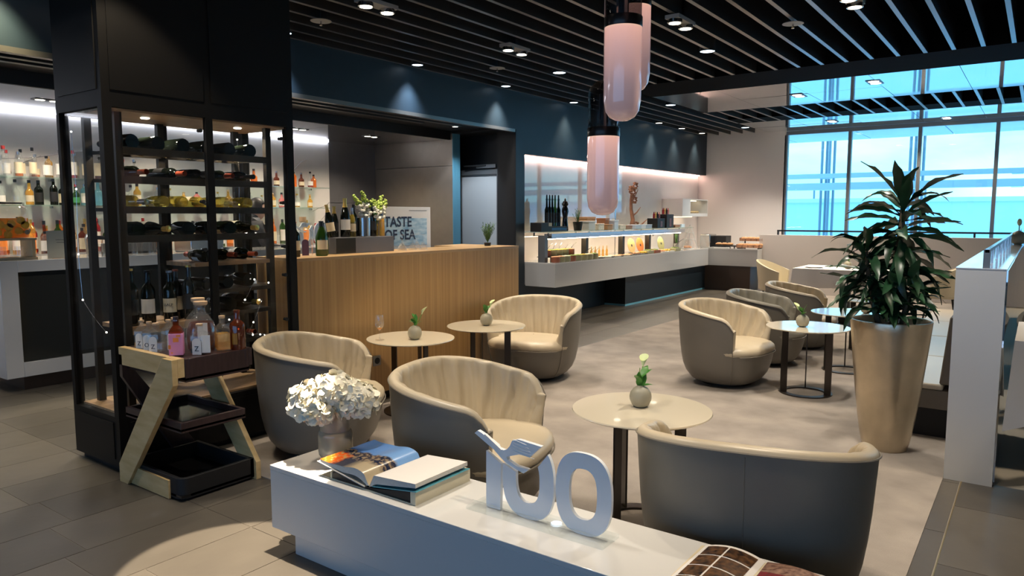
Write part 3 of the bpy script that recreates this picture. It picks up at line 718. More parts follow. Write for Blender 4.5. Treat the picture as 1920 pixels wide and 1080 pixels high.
# ---- bar cart
ct = thing('bar_cart', 'pine and dark wood bar cart with three trays', 'cart', (-4.0, 1.885, 0))
CX, CY = .57, .42
def tray(z0, z1, x0, x1, y0, y1, m, rnd=False):
    o = MB().box(x0, y0, z0+.01, x1, y1, z0+.022).build('tray_board', 'black_gloss', ct)
    w = MB()
    if rnd:
        r = .05; w2 = .022; pts = [(x0, y0)]; 
        arc = [(x1-r+r*math.cos(a), y0+r+r*math.sin(a)) for a in [R(-90+90*k/6) for k in range(7)]]
        pts = [(x0+.10, y0)]+arc+[(x1, y1)]
        inn = [(x0+.10, y0+w2)]+[(x1-r+(r-w2)*math.cos(a), y0+r+(r-w2)*math.sin(a)) for a in [R(-90+90*k/6) for k in range(7)]]+[(x1-w2, y1)]
        n = len(pts); vs_ = [(p[0], p[1], z) for z in (z0, z1) for L in (pts, inn) for p in L]
        fs = []
        for i in range(n-1):
            a, b, c, d = i, n+i, 2*n+i, 3*n+i
            fs += [(a, a+1, c+1, c), (b, d, d+1, b+1), (c, c+1, d+1, d), (a, b, b+1, a+1)]
        w.add(vs_, fs); w.box(x0, y1-.022, z0, x1, y1, z1).box(x0, y0+.022, z0, x0+.022, y1-.022, z1)
    else:
        w.box(x0, y0, z0, x1, y0+.02, z1).box(x0, y1-.02, z0, x1, y1, z1).box(x0, y0+.02, z0, x0+.02, y1-.02, z1).box(x1-.02, y0+.02, z0, x1, y1-.02, z1)
    w.build('tray_rim', m, ct, bev=.002)
tray(.615, .735, .0, CX+.02, .04, CY-.02, 'dark_wood'); tray(.345, .40, -.02, CX-.03, .03, CY-.02, 'dark_wood'); tray(.012, .12, .02, CX, .0, CY, 'black', True)
MB().box(0.02, .05, .725, CX, CY-.04, .733).build('tray_lid', 'dark_wood', ct)
MB().prism([(0, .645), (.46, .645), (CX+.02, .645), (CX+.02, .74), (0, .74)], 0, .035, 'Y').build('side_rail', 'pine', ct)
MB().prism([(0, 0), (.085, 0), (CX+.02, .61), (CX+.02, .74), (CX-.07, .74), (0, .10)], -.03, .0, 'Y').build('diagonal_leg', 'pine', ct, bev=.002)
MB().box(.08, -.012, 0.003, CX-.10, .0, .10).build('side_rail', 'pine', ct)
MB().prism([(CX+.02, 0), (CX-.06, 0), (0, .62), (0, .735), (.09, .735), (CX+.02, .10)], CY, CY+.03, 'Y').build('diagonal_leg', 'pine', ct, bev=.002)
MB().box(0.0, CY-.02, .645, CX+.02, CY, .737).build('side_rail', 'dark_wood', ct)
MB().prism([(0, .70), (0, .58), (CY-.09, 0), (CY, 0), (CY, .09)], .0, .03, 'X').build('diagonal_leg', 'dark_wood', ct)
# ---- buffet
bf = thing('buffet_counter', 'long white glossy buffet counter along the navy wall', 'buffet counter', (-5.83, 8.12, 0))
MB().prism([(.0, 0), (.645, 0), (.645, 5.5), (1.59, 5.5), (1.59, 6.5), (0, 6.5)], .485, .795, 'Z').build('body', 'counter_white', bf)
MB().prism([(.0, -.001), (.647, -.001), (.647, 5.498), (1.592, 5.498), (1.592, 6.5), (0, 6.5)], .795, .812, 'Z').build('top', 'white_gloss', bf)
MB().box(.161, 2.26, 0.02, .53, 6.5, .485).build('kick_panel', 'navy', bf); MB().box(.161, 2.25, 0, .532, 6.5, .03).build('kick_trim', 'blue_steel', bf)
MB().box(.53, 5.64, 0, 1.42, 6.5, .485).build('kick_return', 'bronze_dark', bf); MB().box(.161, 2.252, 0.02, .53, 2.26, .485).build('kick_end', 'black', bf)
MB().box(.54, 2.3, .4805, .548, 5.5, .4845).build('light_strip', 'led_warm', bf)
hoodt = thing('heated_gantry', 'steel buffet gantry with lit hood and posts over the food', 'gantry', (-5.42, 8.14, .812))
MB().box(-.02, .10, .318, .10, 4.62, .383).build('hood', 'steel', hoodt)
MB().box(-.01, .12, .306, .03, 4.6, .317).build('light_strip', 'led_hood', hoodt)
for k, y in enumerate((.03, 1.17, 2.33, 3.30, 4.50)): MB().box(-.05, y-.035, 0, .03 if k else .06, y+.035, .33 if k else .36).build('post', 'frame_grey' if k == 0 else 'vitrine_inner', hoodt)
MB().box(-.34, -.02, .398, .14, 4.95, .408).build('glass_shelf', 'shelf_glass', hoodt)
for y in (.1, 1.2, 2.3, 3.4, 4.5): MB().box(.03, y, .36, .05, y+.012, .398).box(-.2, y, .36, -.18, y+.012, .398).build('shelf_stud', 'steel', hoodt)
for y in (.1, 1.2, 2.3, 3.4, 4.5): MB().box(-.2, y-.01, .35, .05, y+.02, .36).build('shelf_bar', 'steel', hoodt)
MB().box(-.36, 4.2, .25, -.34, 4.25, .4).build('wall_bracket', 'steel', hoodt)
# wall oven box
ov = thing('warming_cabinet', 'white wall-mounted warming cabinet with lit glass front above the buffet corner', 'cabinet', (-5.83, 12.85, 1.42))
MB().box(0, 0, 0, .42, .012, .33).box(0, 1.25, 0, .42, 1.262, .33).box(0, .012, 0, .42, 1.25, .06).box(0, .012, .315, .42, 1.25, .33).box(0, .012, .06, .012, 1.25, .315).box(.41, .012, .06, .42, .38, .315).build('case', 'white_satin', ov)
MB().box(.405, .38, .06, .412, 1.25, .315).build('glass_front', 'pane', ov); MB().box(.15, .45, .30, .20, 1.2, .313).build('light_strip', 'led_warm', ov)
MB().box(.1, .3, -.012, .2, 1.0, -.001).build('light_strip', 'led_warm', ov)
for k in range(7):
    b = MB().ball((.25, .46+k*.11, .085), (.05, .045, .026), 10, 6).build('pastry', 'pine', None, loc=(-5.83, 12.85, 1.42)); tag(b, '%s small pastry from the left inside the warming cabinet' % ORD[k], 'pastry', 'pastries in the warming cabinet')
# ---- dining area beyond
mat('cloth', (0.78, 0.75, 0.71), 0.8); mat('shell_cream', (0.58, 0.51, 0.36), 0.5); mat('shell_dark', (0.07, 0.065, 0.055), 0.45)
def cloth_table(x, y, w, d, label, drop=.25, z=.75, ph=0):
    t = thing('dining_table', label, 'table', (x, y, 0), 0, 'dining tables with white cloths')
    MB().box(-w/2+.02, -d/2+.02, z-.04, w/2-.02, d/2-.02, z-.006).build('board', 'frame_grey', t)
    MB().box(-.06, -.06, .02, .06, .06, z-.04).box(-.25, -.25, 0, .25, .25, .02).build('pedestal', 'black', t)
    m = MB(); N = 48
    def ed(i):
        s = i/N*4; k = int(s) % 4; u = s-int(s); c = [(-1, -1), (1, -1), (1, 1), (-1, 1)]; a, b = c[k], c[(k+1) % 4]
        return ((a[0]+(b[0]-a[0])*u)*w/2, (a[1]+(b[1]-a[1])*u)*d/2, u)
    def p(i, j):
        X, Y, u = ed(i); q = j/4; cor = abs(u-.5)*2; out = .012*q*math.sin(i*1.9+ph)+.03*q*cor**4
        n = math.hypot(X, Y); return (X+X/n*out, Y+Y/n*out, z-(drop+.10*cor**3)*q)
    m.grid(p, N, 5, True); m.add([p(i, 0) for i in range(N)], [tuple(range(N))])
    m.build('tablecloth', 'cloth', t, 60)
    return t
def dining_chair(x, y, rz, label, m1='shell_cream', m2='shell_cream'):
    t = thing('dining_chair', label, 'chair', (x, y, 0), rz, 'shell dining chairs')
    m = MB(); N = 25
    def p(i, j):
        a = R(-115+230*i/(N-1)); v = j/8; h = .20+.20*(.5+.5*math.cos(a))**1.2
        r = .24+.045*v; return (-math.cos(a)*r*.95, math.sin(a)*r*1.05, .42+h*v)
    def p2(i, j):
        X, Y, Z = p(i, 8-j); return (X*.90, Y*.90, Z+.004)
    m.grid(p, N, 9); m.grid(p2, N, 9); m.add([p(i, 8) for i in range(N)]+[p2(i, 0) for i in range(N)], [(i, i+1, N+i+1, N+i) for i in range(N-1)])
    m.add([p(0, j) for j in range(9)]+[p2(0, 8-j) for j in range(9)], [(j, j+1, 9+j+1, 9+j) for j in range(8)]); m.add([p(N-1, j) for j in range(9)]+[p2(N-1, 8-j) for j in range(9)], [(j, j+1, 9+j+1, 9+j) for j in range(8)])
    m.build('backrest', m1, t, 60)
    MB().lathe([(0, .39), (.20, .39), (.235, .42), (.235, .445), (.20, .462), (0, .466)], n=28).build('seat', m2, t, 50)
    for sx in (-1, 1):
        for sy in (-1, 1): MB().tube([(sx*.13, sy*.13, .40), (sx*.20, sy*.21, 0)], [.013, .010], 8).build('leg', 'black', t)
    return t
cloth_table(-2.05, 10.35, 1.15, .85, 'cloth-covered dining table behind the dracaena, before the half wall', .24)
dining_chair(-2.98, 10.45, 0, 'cream shell dining chair at the left end of the far cloth table')
dining_chair(-.98, 10.75, PI, 'cream shell dining chair seen between the dracaena and the white pier')
cloth_table(.42, 5.35, 1.0, .9, 'cloth-covered dining table just right of the white pier', .42, .75, 2)
dining_chair(.30, 4.62, R(95), 'dark shell dining chair in front of the table right of the white pier', 'shell_dark', 'shell_dark')
dining_chair(.20, 6.25, R(-90), 'dark shell dining chair behind the near table right of the white pier', 'shell_dark', 'shell_dark')
dining_chair(.62, 6.9, R(90), 'second dark shell dining chair deeper on the dining side', 'shell_dark', 'shell_dark')
cloth_table(.5, 7.6, 1.0, .85, 'farther cloth-covered dining table on the right dining side', .3, .75, 1)
tl_ = thing('table_lamp', 'slim brass table lamp on the right dining table', 'lamp', (.16, 5.15, .752))
MB().lathe([(0, 0), (.05, 0), (.05, .008), (.005, .01), (.005, .20), (0, .2)], n=16).build('stem', 'brass', tl_)
MB().lathe([(.055, .20), (.055, .225), (0, .228)], n=20).build('shade', 'brass', tl_); MB().lathe([(0, .2), (.05, .2)], n=16).build('lens', 'led_warm', tl_)
# ================================================================ BOTTLES AND BAR ITEMS
glass('bt_clear', (.97, .98, .98), .06, .04, (.8, .82, .82), edge=.7)
glass('bt_dark', (.02, .03, .02), .05, .80, (.004, .006, .004), edge=.4)
glass('bt_green', (.25, .45, .12), .06, .35, (.03, .08, .015), edge=.6)
glass('bt_yellow', (.90, .82, .35), .07, .30, (.55, .42, .06), edge=.7)
glass('bt_amber', (.55, .18, .05), .06, .45, (.16, .035, .012), edge=.6)
glass('bt_orange', (1.0, .50, .18), .06, .45, (.80, .22, .04), edge=.6)
glass('bt_gold', (1.0, .78, .35), .06, .35, (.75, .42, .08), edge=.6)
glass('bt_blue', (.55, .85, .95), .06, .30, (.25, .55, .65), edge=.6)
glass('bt_pink', (1.0, .65, .65), .06, .40, (.80, .25, .25), edge=.6)
glass('bt_red', (.75, .12, .1), .06, .6, (.35, .02, .02), edge=.6)
mat('label_white', (.72, .70, .66), .6); mat('label_cream', (.62, .54, .38), .6); mat('label_black', (.015, .015, .016), .5); mat('label_pink', (.75, .28, .48), .5); mat('label_orange', (.80, .24, .04), .5)
mat('foil_gold', (.75, .50, .14), .28, metal=.9); mat('foil_red', (.40, .07, .03), .35, metal=.3); mat('foil_black', (.01, .01, .011), .3); mat('foil_orange', (.72, .25, .04), .35); mat('foil_blue', (.16, .24, .36), .35); mat('foil_silver', (.6, .6, .62), .25, metal=.9)
mat('cork', (.58, .40, .24), .7); mat('cap_red', (.5, .04, .04), .4); mat('label_green', (.05, .25, .08), .5); mat('ink', (.02, .02, .025), .6); mat('label_purple', (.09, .05, .11), .5)
WINE = [(0, 0), (.034, 0), (.037, .006), (.0375, .19), (.035, .205), (.027, .220), (.018, .232), (.0145, .245), (.0142, .30), (.0155, .301), (.0155, .312), (0, .312)]
CHAM = [(0, 0), (.040, 0), (.0435, .008), (.0435, .150), (.041, .175), (.033, .210), (.022, .245), (.0155, .270), (.015, .305), (.017, .306), (.017, .318), (0, .319)]
_bc = {}
def bmesh_of(prof, m, n=16, nm='bottle_glass'):
    k = (tuple(prof), m, n)
    if k not in _bc: _bc[k] = MB().lathe(prof, n=n).mesh(nm, m, 50)
    return _bc[k]
def sleeve(r, z0, z1, m, arc=360, n=16, nm='paper_label'):
    k = (r, z0, z1, m, arc)
    if k not in _bc:
        mb = MB(); a0 = R(arc)/2; N = max(3, int(n*arc/360)+1)
        mb.grid(lambda i, j: (r*math.cos(-a0+2*a0*i/(N-1)), r*math.sin(-a0+2*a0*i/(N-1)), z0+(z1-z0)*j), N, 2); _bc[k] = mb.mesh(nm, m, 80)
    return _bc[k]
def wine(t, prof=WINE, g='bt_dark', foil='foil_red', lab='label_cream', la=150, n=16, fz=.245):
    R0 = max(p[0] for p in prof)
    put('bottle_glass', bmesh_of(prof, g, n), t)
    if lab: put('paper_label', sleeve(R0+.0008, .06, .145, lab, la, 48), t)
    if foil: put('foil_capsule', bmesh_of([(0, .3195 if prof is CHAM else .3125)]+[(r+.0008, z) for r, z in prof[::-1] if z >= fz], foil, 12, 'foil_capsule'), t)
    return t
def lying(y, z, nose, kind, label, x=None, dy=0.0, roll=PI/2):
    """a bottle on its side along X; nose=+1 points its neck out of the cabinet"""
    dy = max(-.13, min(.13, dy)); prof, g, foil, lab = kind; L = .315; R0 = max(p[0] for p in prof)
    x = x if x is not None else (-4.47 if nose > 0 else -4.175)
    M = (Matrix.Rotation(dy, 4, 'Z') @ Matrix.Rotation(PI/2*nose, 4, 'Y') @ Matrix.Rotation(roll+PI/2, 4, 'Z'))
    t = thing('wine_bottle', label, 'bottle', (x, y, z+R0-.011), 0, 'bottles in the wine cabinet', M.to_euler())
    return wine(t, prof, g, foil, lab, 150, 16, .255 if prof is CHAM else .245)
KR = (WINE, 'bt_dark', 'foil_red', 'label_black'); KB = (WINE, 'bt_dark', 'foil_black', 'label_black'); KY = (WINE, 'bt_yellow', 'foil_silver', 'label_cream'); KC = (CHAM, 'bt_dark', 'foil_gold', 'label_black'); KS = (CHAM, 'bt_dark', 'foil_gold', 'label_cream'); KN = (CHAM, 'bt_dark', 'foil_black', None); KW = (WINE, 'bt_dark', 'foil_red', 'label_white')
def rowb(z, spec, what):
    for i, (y, nose, kd, dy) in enumerate(spec): lying(y, z, nose, kd, '%s, %s from the left' % (what, ORD[i]), dy=dy)
rowb(1.83, [(2.105, -1, KN, .1), (2.255, -1, KN, .05), (2.41, -1, KN, 0), (2.565, -1, KN, 0), (2.715, -1, KN, 0), (2.865, -1, KN, -.05)], 'dark bottle lying base outward on the topmost rack shelf')
rowb(1.67, [(2.13, 1, KR, .35), (2.36, 1, KR, .35), (2.68, 1, KR, .35), (2.52, 1, KB, .2), (2.84, 1, KB, .1)], 'dark bottle with copper neck lying on the second rack shelf')
rowb(1.50, [(2.12, 1, KY, .3), (2.27, -1, KY, -.2), (2.39, -1, KY, 0), (2.53, 1, KY, .3), (2.67, -1, KY, .1), (2.83, -1, KY, -.3)], 'pale yellow wine bottle lying on the third rack shelf')
rowb(1.335, [(2.12, -1, KC, .1), (2.24, 1, KS, .3), (2.42, -1, KC, -.35), (2.56, -1, KC, -.2), (2.70, -1, KS, -.1), (2.84, 1, KS, .45)], 'champagne bottle lying on the fourth rack shelf')
rowb(1.17, [(2.53, -1, KW, -.3), (2.68, 1, KW, .3), (2.83, 1, KW, .3)], 'red wine bottle lying on the short wooden rack shelf')
rowb(.995, [(2.52, -1, KB, .0), (2.67, -1, KB, -.25), (2.82, -1, KN, -.3)], 'glossy black bottle lying below the wooden rack shelf')
rowb(.847, [(2.52, -1, KB, 0), (2.68, -1, KN, -.2), (2.83, 1, KC, .4)], 'black bottle lying on the seventh rack shelf')
rowb(.657, [(2.60, -1, KB, .1), (2.80, 1, KW, .3)], 'bottle lying on the lowest rack shelf')
# standing bottles on the wooden shelf inside the cabinet
for i, (y, x, foil, lab, h, lb) in enumerate(((2.075, -4.22, 'foil_gold', 'label_black', 1.06, 'tall red wine bottle with gold capsule'), (2.125, -4.33, 'foil_orange', 'label_cream', 1.0, 'wine bottle with orange capsule'),
        (2.19, -4.25, 'foil_black', 'label_white', 1.0, 'wine bottle with black capsule and white label'), (2.30, -4.21, 'foil_blue', 'label_cream', .98, 'broad wine bottle with blue-grey capsule and large label'),
        (2.385, -4.29, 'foil_red', 'label_cream', .98, 'wine bottle with red capsule'), (2.435, -4.23, 'foil_gold', 'label_black', 1.06, 'wine bottle with gold top and black label'))):
    t = thing('wine_bottle', lb+' standing inside the wine cabinet', 'bottle', (x, y, .812), R(-40), 'standing bottles in the wine cabinet')
    wine(t, WINE, 'bt_dark', foil, lab, 150, 18, .26); t.scale = (1.02, 1.02, h)
    if i == 3: text('label_print', 'BALP', .022, 'ink', t, (.0388, -.026, .10), (PI/2, 0, PI/2))
# fairy lights
emit('fairy', (1.0, .92, .80), 10.0)
def fairy(label, pts, n):
    t = thing('fairy_lights', label, 'string lights'); V = [Vector(p) for p in pts]
    P_ = []
    for a, b in zip(V, V[1:]):
        for k in range(6): q = a.lerp(b, k/6); P_.append(q+Vector((0, 0, -.012*math.sin(PI*k/6))))
    P_.append(V[-1]); MB().tube(P_, .0012, 4).build('wire', 'foil_silver', t)
    me = MB().ball((0, 0, 0), .0050, 8, 6).mesh('bulb', 'fairy')
    for k in range(n): put('bulb', me, t, P_[int(k*(len(P_)-1)/max(1, n-1))])
fairy('string of tiny lights draped along the lower right shelves of the wine cabinet', [(-4.145, 2.56, .86), (-4.14, 2.66, .78), (-4.14, 2.73, .705), (-4.14, 2.85, .665), (-4.14, 2.95, .66), (-4.14, 2.78, .69), (-4.15, 2.90, .90), (-4.145, 2.75, .885), (-4.145, 2.84, 1.03), (-4.15, 2.95, 1.0)], 11)
fairy('string of tiny lights along the upper right edge of the wine cabinet', [(-4.46, 2.96, 1.96), (-4.44, 2.95, 1.72), (-4.45, 2.95, 1.52), (-4.46, 2.955, 1.30)], 4)
fairy('string of tiny lights down the left side of the wine cabinet', [(-4.58, 1.96, 1.93), (-4.56, 1.96, 1.6), (-4.57, 1.955, 1.22), (-4.56, 1.96, .95), (-4.30, 1.965, .78)], 5)
# ---- bottles on the cart
def square_bottle(w, h, nk, g, n=4):
    m = MB(); c = .006
    def ring(k, z): 
        a = w/2*k; b = a-c*k; return [(a, -b, z), (a, b, z), (b, a, z), (-b, a, z), (-a, b, z), (-a, -b, z), (-b, -a, z), (b, -a, z)]
    L = [(.0, 0), (.94, 0), (1, .006), (1, h*.60), (.93, h*.66), (.6, h*.74), (.40, h*.78), (.38, h*.93), (.0, h*.93)]
    m.grid(lambda i, j: ring(max(L[j][0], .001), L[j][1])[i % 8], 8, len(L), True); return m
def arch_label(w, h):
    P_ = [(-w/2, 0), (w/2, 0)]+[(w/2*math.cos(a), h-w/2+w/2*math.sin(a)) for a in [PI*k/8 for k in range(9)]]
    return P_
def cart_bottle(x, y, w, h, rz, g, label, liq=None, letter=None, tall=False):
    t = thing('spirit_bottle', label, 'bottle', (x, y, .7355), rz, 'bottles on the bar cart')
    square_bottle(w, h, 0, g).build('bottle_glass', g, t, 40)
    if liq: MB().box(-w*.45, -w*.45, .008, w*.45, w*.45, h*liq[1]).build('liquid', liq[0], t)
    MB().lathe([(0, h*.925), (w*.21, h*.925), (w*.23, h*.945), (w*.23, h), (0, h)], n=14).build('stopper', 'cork', t)
    if letter:
        MB().prism(arch_label(w*.62, h*.55), w/2+.0006, w/2+.0016, 'X').build('paper_label', 'label_white', t)
        text('label_letter', letter, w*.5, 'ink', t, (w/2+.002, 0, h*.12), (PI/2, 0, PI/2), 'CENTER')
    return t
cart_bottle(-3.90, 1.965, .062, .15, R(-55), 'bt_clear', 'small clear bottle lettered Z, leftmost on the bar cart', ('bt_gold', .2), 'Z')
cart_bottle(-3.815, 1.962, .062, .15, R(-55), 'bt_clear', 'small clear bottle lettered O, second from left on the bar cart', None, 'O')
cart_bottle(-3.735, 1.955, .068, .15, R(-55), 'bt_clear', 'small clear bottle lettered Z, third from left on the bar cart', None, 'Z')
cart_bottle(-3.80, 2.06, .062, .15, R(-55), 'bt_clear', 'small clear corked bottle in the second row of the bar cart', None, None)
cart_bottle(-3.72, 2.05, .075, .17, R(-55), 'bt_clear', 'clear bottle with tall arched label in the middle of the cart', None, 'I')
t = cart_bottle(-3.49, 2.055, .075, .155, R(-55), 'bt_clear', 'clear bottle half full of black liquid with hanging tag', ('label_black', .42), 'Z')
MB().box(.038, .02, .01, .041, .062, .10).build('hang_tag', 'label_white', t, rot=(0, 0, R(8)))
t = cart_bottle(-3.475, 2.175, .070, .185, R(-20), 'bt_clear', 'decanter of amber liqueur with wooden ball stopper', ('bt_gold', .5))
def demijohn(x, y, label, liq, tagc):
    t = thing('round_bottle', label, 'bottle', (x, y, .7355), R(-45), 'bottles on the bar cart')
    s = 1.0; pr_ = [(0, 0), (.068, 0), (.076, .01), (.078, .06), (.074, .11), (.060, .15), (.036, .18), (.024, .19), (.022, .225), (.030, .232), (.030, .238), (0, .238)]
    put('bottle_glass', bmesh_of(pr_, 'bt_clear', 24), t)
    if liq: MB().lathe([(0, .006), (.070, .006), (.074, .06), (.070, .11), (.058, .145), (0, .145)], n=20).build('liquid', liq, t)
    MB().lathe([(0, .236), (.032, .236), (.036, .242), (.036, .256), (0, .258)], n=16).build('stopper', 'cork', t)
    if tagc: MB().box(.076, .0, .05, .079, .05, .15).build('hang_tag', 'label_white', t)
    else: MB().prism(arch_label(.05, .12), .077, .0785, 'X').build('paper_label', 'label_white', t)
    return t
demijohn(-3.765, 2.215, 'large round clear bottle with cork on the bar cart', None, False)
demijohn(-3.605, 2.135, 'large round bottle of amber liquid with cork and hanging tag', 'bt_amber', True)
t = thing('pink_bottle', 'dark bottle with pink and orange wrap at the front of the bar cart', 'bottle', (-3.535, 1.955, .7355), R(-35))
square_bottle(.066, .20, 0, 0).build('bottle_glass', 'bt_amber', t, 40); MB().box(-.034, -.034, .004, .034, .034, .118).build('pink_wrap', 'label_pink', t, bev=.004)
for (y, z, w, h) in ((.0, .085, .026, .022), (-.03, .05, .012, .02), (.012, .105, .02, .01), (-.02, .02, .008, .006)): MB().box(.0341, y-w/2, z-h/2, .0347, y+w/2, z+h/2).build('orange_patch', 'label_orange', t)
MB().lathe([(.013, .17), (.013, .20), (0, .2)], n=12).build('stopper', 'dark_wood', t)
t = thing('amber_bottle', 'brown glass apothecary bottle at the right end of the bar cart', 'bottle', (-3.445, 2.245, .7355))
put('bottle_glass', bmesh_of([(0, 0), (.038, 0), (.040, .006), (.040, .125), (.036, .14), (.018, .155), (.014, .165), (.014, .20), (.016, .2), (.016, .21), (0, .21)], 'bt_amber', 20), t)
MB().grid(lambda i, j: (.0405*math.cos(R(-75+40*i/4)), .0405*math.sin(R(-75+40*i/4)), .03+.06*j), 5, 2).build('gold_print', 'bt_gold', t)
# ---- back bar bottles: upper and lower glass shelves, counter row
rb = random.Random(5)
GL = {'bt_clear': 'clear', 'bt_gold': 'golden', 'bt_orange': 'orange', 'bt_dark': 'black', 'bt_green': 'green', 'bt_blue': 'pale blue', 'bt_pink': 'pink', 'bt_amber': 'brown', 'bt_red': 'dark red'}
CP = {'foil_black': 'black', 'foil_silver': 'silver', 'cap_red': 'red', 'cork': 'cork', 'foil_gold': 'gold'}
def spirit(x, y, z, g, cap, lab, Rr, Hh, label, group, shape=0, fill=None):
    t = thing('spirit_bottle', label, 'bottle', (x, y, z), R(rb.uniform(-35, 10)), group)
    s = (.62, .70, .50)[shape]
    pr_ = [(0, 0), (round(Rr*.95, 4), 0), (Rr, .005), (Rr, round(Hh*s, 3)), (round(Rr*.85, 4), round(Hh*(s+.06), 3)), (round(Rr*.42, 4), round(Hh*(s+.14), 3)), (round(Rr*.36, 4), round(Hh*.90, 3)), (0, round(Hh*.90, 3))]
    put('bottle_glass', bmesh_of(pr_, g, 12), t)
    if fill: put('liquid', bmesh_of([(0, .004), (round(Rr*.9, 4), .004), (round(Rr*.9, 4), round(Hh*fill[1], 3)), (0, round(Hh*fill[1], 3))], fill[0], 10, 'liquid'), t)
    if lab: put('paper_label', sleeve(round(Rr+.0010, 4), round(Hh*.12, 3), round(Hh*(s-.12), 3), lab, 170, 36), t)
    put('bottle_cap', bmesh_of([(0, round(Hh*.885, 3)), (round(Rr*.40, 4), round(Hh*.885, 3)), (round(Rr*.40, 4), Hh), (0, Hh)], cap, 10, 'bottle_cap'), t)
    return t
def shelf_row(ys, z, where, group, pal, hr=(.24, .31), x=(-8.17, -8.08), stag=False):
    for i, y in enumerate(ys):
        g, cap, lab = pal[i % len(pal)]
        fl = None
        if g == 'bt_clear' and rb.random() < .45: fl = (rb.choice(['bt_gold', 'bt_orange', 'bt_red', 'bt_amber']), rb.uniform(.2, .45))
        spirit((-8.20, -8.09)[i % 2] if stag else rb.uniform(*x), y, z, g, cap, lab, round(rb.uniform(.034, .043), 3), round(rb.uniform(*hr), 3), '%s bottle with %s cap, %s %s' % (GL[g], CP[cap], ORD[i], where), group, rb.randrange(3), fl)
PU = [('bt_clear', 'foil_silver', 'label_white'), ('bt_clear', 'cap_red', None), ('bt_clear', 'cap_red', 'label_white'), ('bt_clear', 'foil_silver', 'label_cream'), ('bt_clear', 'foil_black', 'label_cream'), ('bt_clear', 'foil_black', 'label_cream'), ('bt_clear', 'foil_silver', 'label_cream'), ('bt_clear', 'foil_black', 'label_white'), ('bt_gold', 'cork', 'label_white')]
PL = [('bt_clear', 'foil_black', 'label_white'), ('bt_clear', 'foil_black', None), ('bt_gold', 'foil_black', 'label_cream'), ('bt_dark', 'foil_black', 'label_black'), ('bt_dark', 'foil_black', 'label_black'), ('bt_dark', 'foil_black', 'label_cream'), ('bt_green', 'cap_red', 'label_green'), ('bt_blue', 'foil_silver', 'label_white'), ('bt_blue', 'foil_silver', None), ('bt_pink', 'foil_black', 'label_white')]
PC = [('bt_green', 'foil_black', 'label_white'), ('bt_orange', 'cap_red', 'label_orange'), ('bt_orange', 'foil_black', 'label_white'), ('bt_gold', 'foil_black', 'label_white'), ('bt_clear', 'foil_black', 'label_white'), ('bt_gold', 'foil_gold', 'label_orange'), ('bt_red', 'cap_red', 'label_white'), ('bt_amber', 'foil_black', 'label_cream'), ('bt_orange', 'foil_gold', 'label_cream')]
def arange(a, b, s): 
    o = []; v = a
    while v < b: o.append(v); v += s
    return o
shelf_row(arange(2.78, 4.2, .062), 1.8235, 'from left on the upper glass shelf', 'bottles on the upper glass shelf', PU, (.21, .31), stag=True)
shelf_row([4.35, 4.43, 5.45, 5.53, 5.62, 5.98, 6.13, 6.22, 6.36, 6.47, 6.56], 1.8235, 'along the right half of the upper glass shelf', 'bottles on the upper glass shelf', [('bt_clear', 'foil_black', 'label_white'), ('bt_orange', 'foil_black', None), ('bt_amber', 'foil_silver', 'label_cream')], (.17, .22))
shelf_row(arange(2.82, 4.2, .11), 1.5505, 'from left on the lower glass shelf', 'bottles on the lower glass shelf', PL, (.20, .27))
shelf_row(arange(4.35, 6.6, .15), 1.5505, 'along the right half of the lower glass shelf', 'bottles on the lower glass shelf', [('bt_clear', 'foil_silver', None), ('bt_clear', 'foil_gold', 'label_white'), ('bt_gold', 'cork', 'label_cream'), ('bt_pink', 'foil_black', 'label_white')], (.15, .21))
shelf_row(arange(2.72, 4.35, .062), 1.0755, 'in the rear row of the back counter', 'bottles on the back counter', PC, (.26, .36), stag=True)
shelf_row(arange(2.95, 4.25, .115), 1.0755, 'in the front row of the back counter', 'bottles on the back counter', PC[3:]+PC[:3], (.19, .25), (-7.92, -7.84))
shelf_row(arange(4.4, 6.7, .16), 1.0755, 'along the right part of the back counter', 'bottles on the back counter', PC[5:]+PC[:2], (.24, .34), (-8.12, -7.98))
# ---- things on the white bar counter
mat('light_wood', (.48, .36, .22), .5, noise=.15, nscale=6)
glass('juice', (1.0, .62, .15), .04, .6, (.92, .42, .03), edge=.5); mat('orange_slice', (.95, .45, .04), .5); mat('slice_rim', (.85, .30, .02), .5)
st = thing('dispenser_stand', 'pale wooden stand under the juice dispenser', 'stand', (-6.98, 2.42, 1.08), 0)
MB().box(-.13, -.16, 0, .13, .19, .018).box(-.12, -.15, .018, .12, -.125, .16).box(-.12, .155, .018, .12, .18, .16).box(-.13, -.16, .16, .13, .19, .178).build('frame', 'light_wood', st)
jd = thing('juice_dispenser', 'glass dispenser of orange juice with floating orange slices', 'dispenser', (-6.98, 2.435, 1.258))
def sq(n, k, z, e=4.0, a=.12, b=.155):
    o = []
    for i in range(n):
        t_ = 2*PI*i/n; c, s = math.cos(t_), math.sin(t_); r = (abs(c)**e+abs(s)**e)**(-1/e); o.append((c*r*a*k, s*r*b*k, z))
    return o
def loft(L, n=28): 
    m = MB(); m.grid(lambda i, j: sq(n, max(L[j][0], .01), L[j][1])[i % n], n, len(L), True); return m
loft([(0, 0), (.95, 0), (1, .015), (1, .23), (.93, .255), (.75, .27), (.72, .285)]).build('jar', 'clear_glass', jd)
loft([(0, .006), (.92, .006), (.955, .02), (.955, .165), (0, .165)]).build('juice', 'juice', jd)
loft([(0, .30), (.7, .30), (.76, .295), (.76, .285), (0, .285)]).build('lid', 'black', jd)
MB().lathe([(0, 0), (.014, 0), (.014, .035), (.02, .04), (.02, .06), (0, .06)], (.12, .09, .05), 10, Matrix.Rotation(PI/2, 4, 'Y')).build('tap', 'steel', jd)
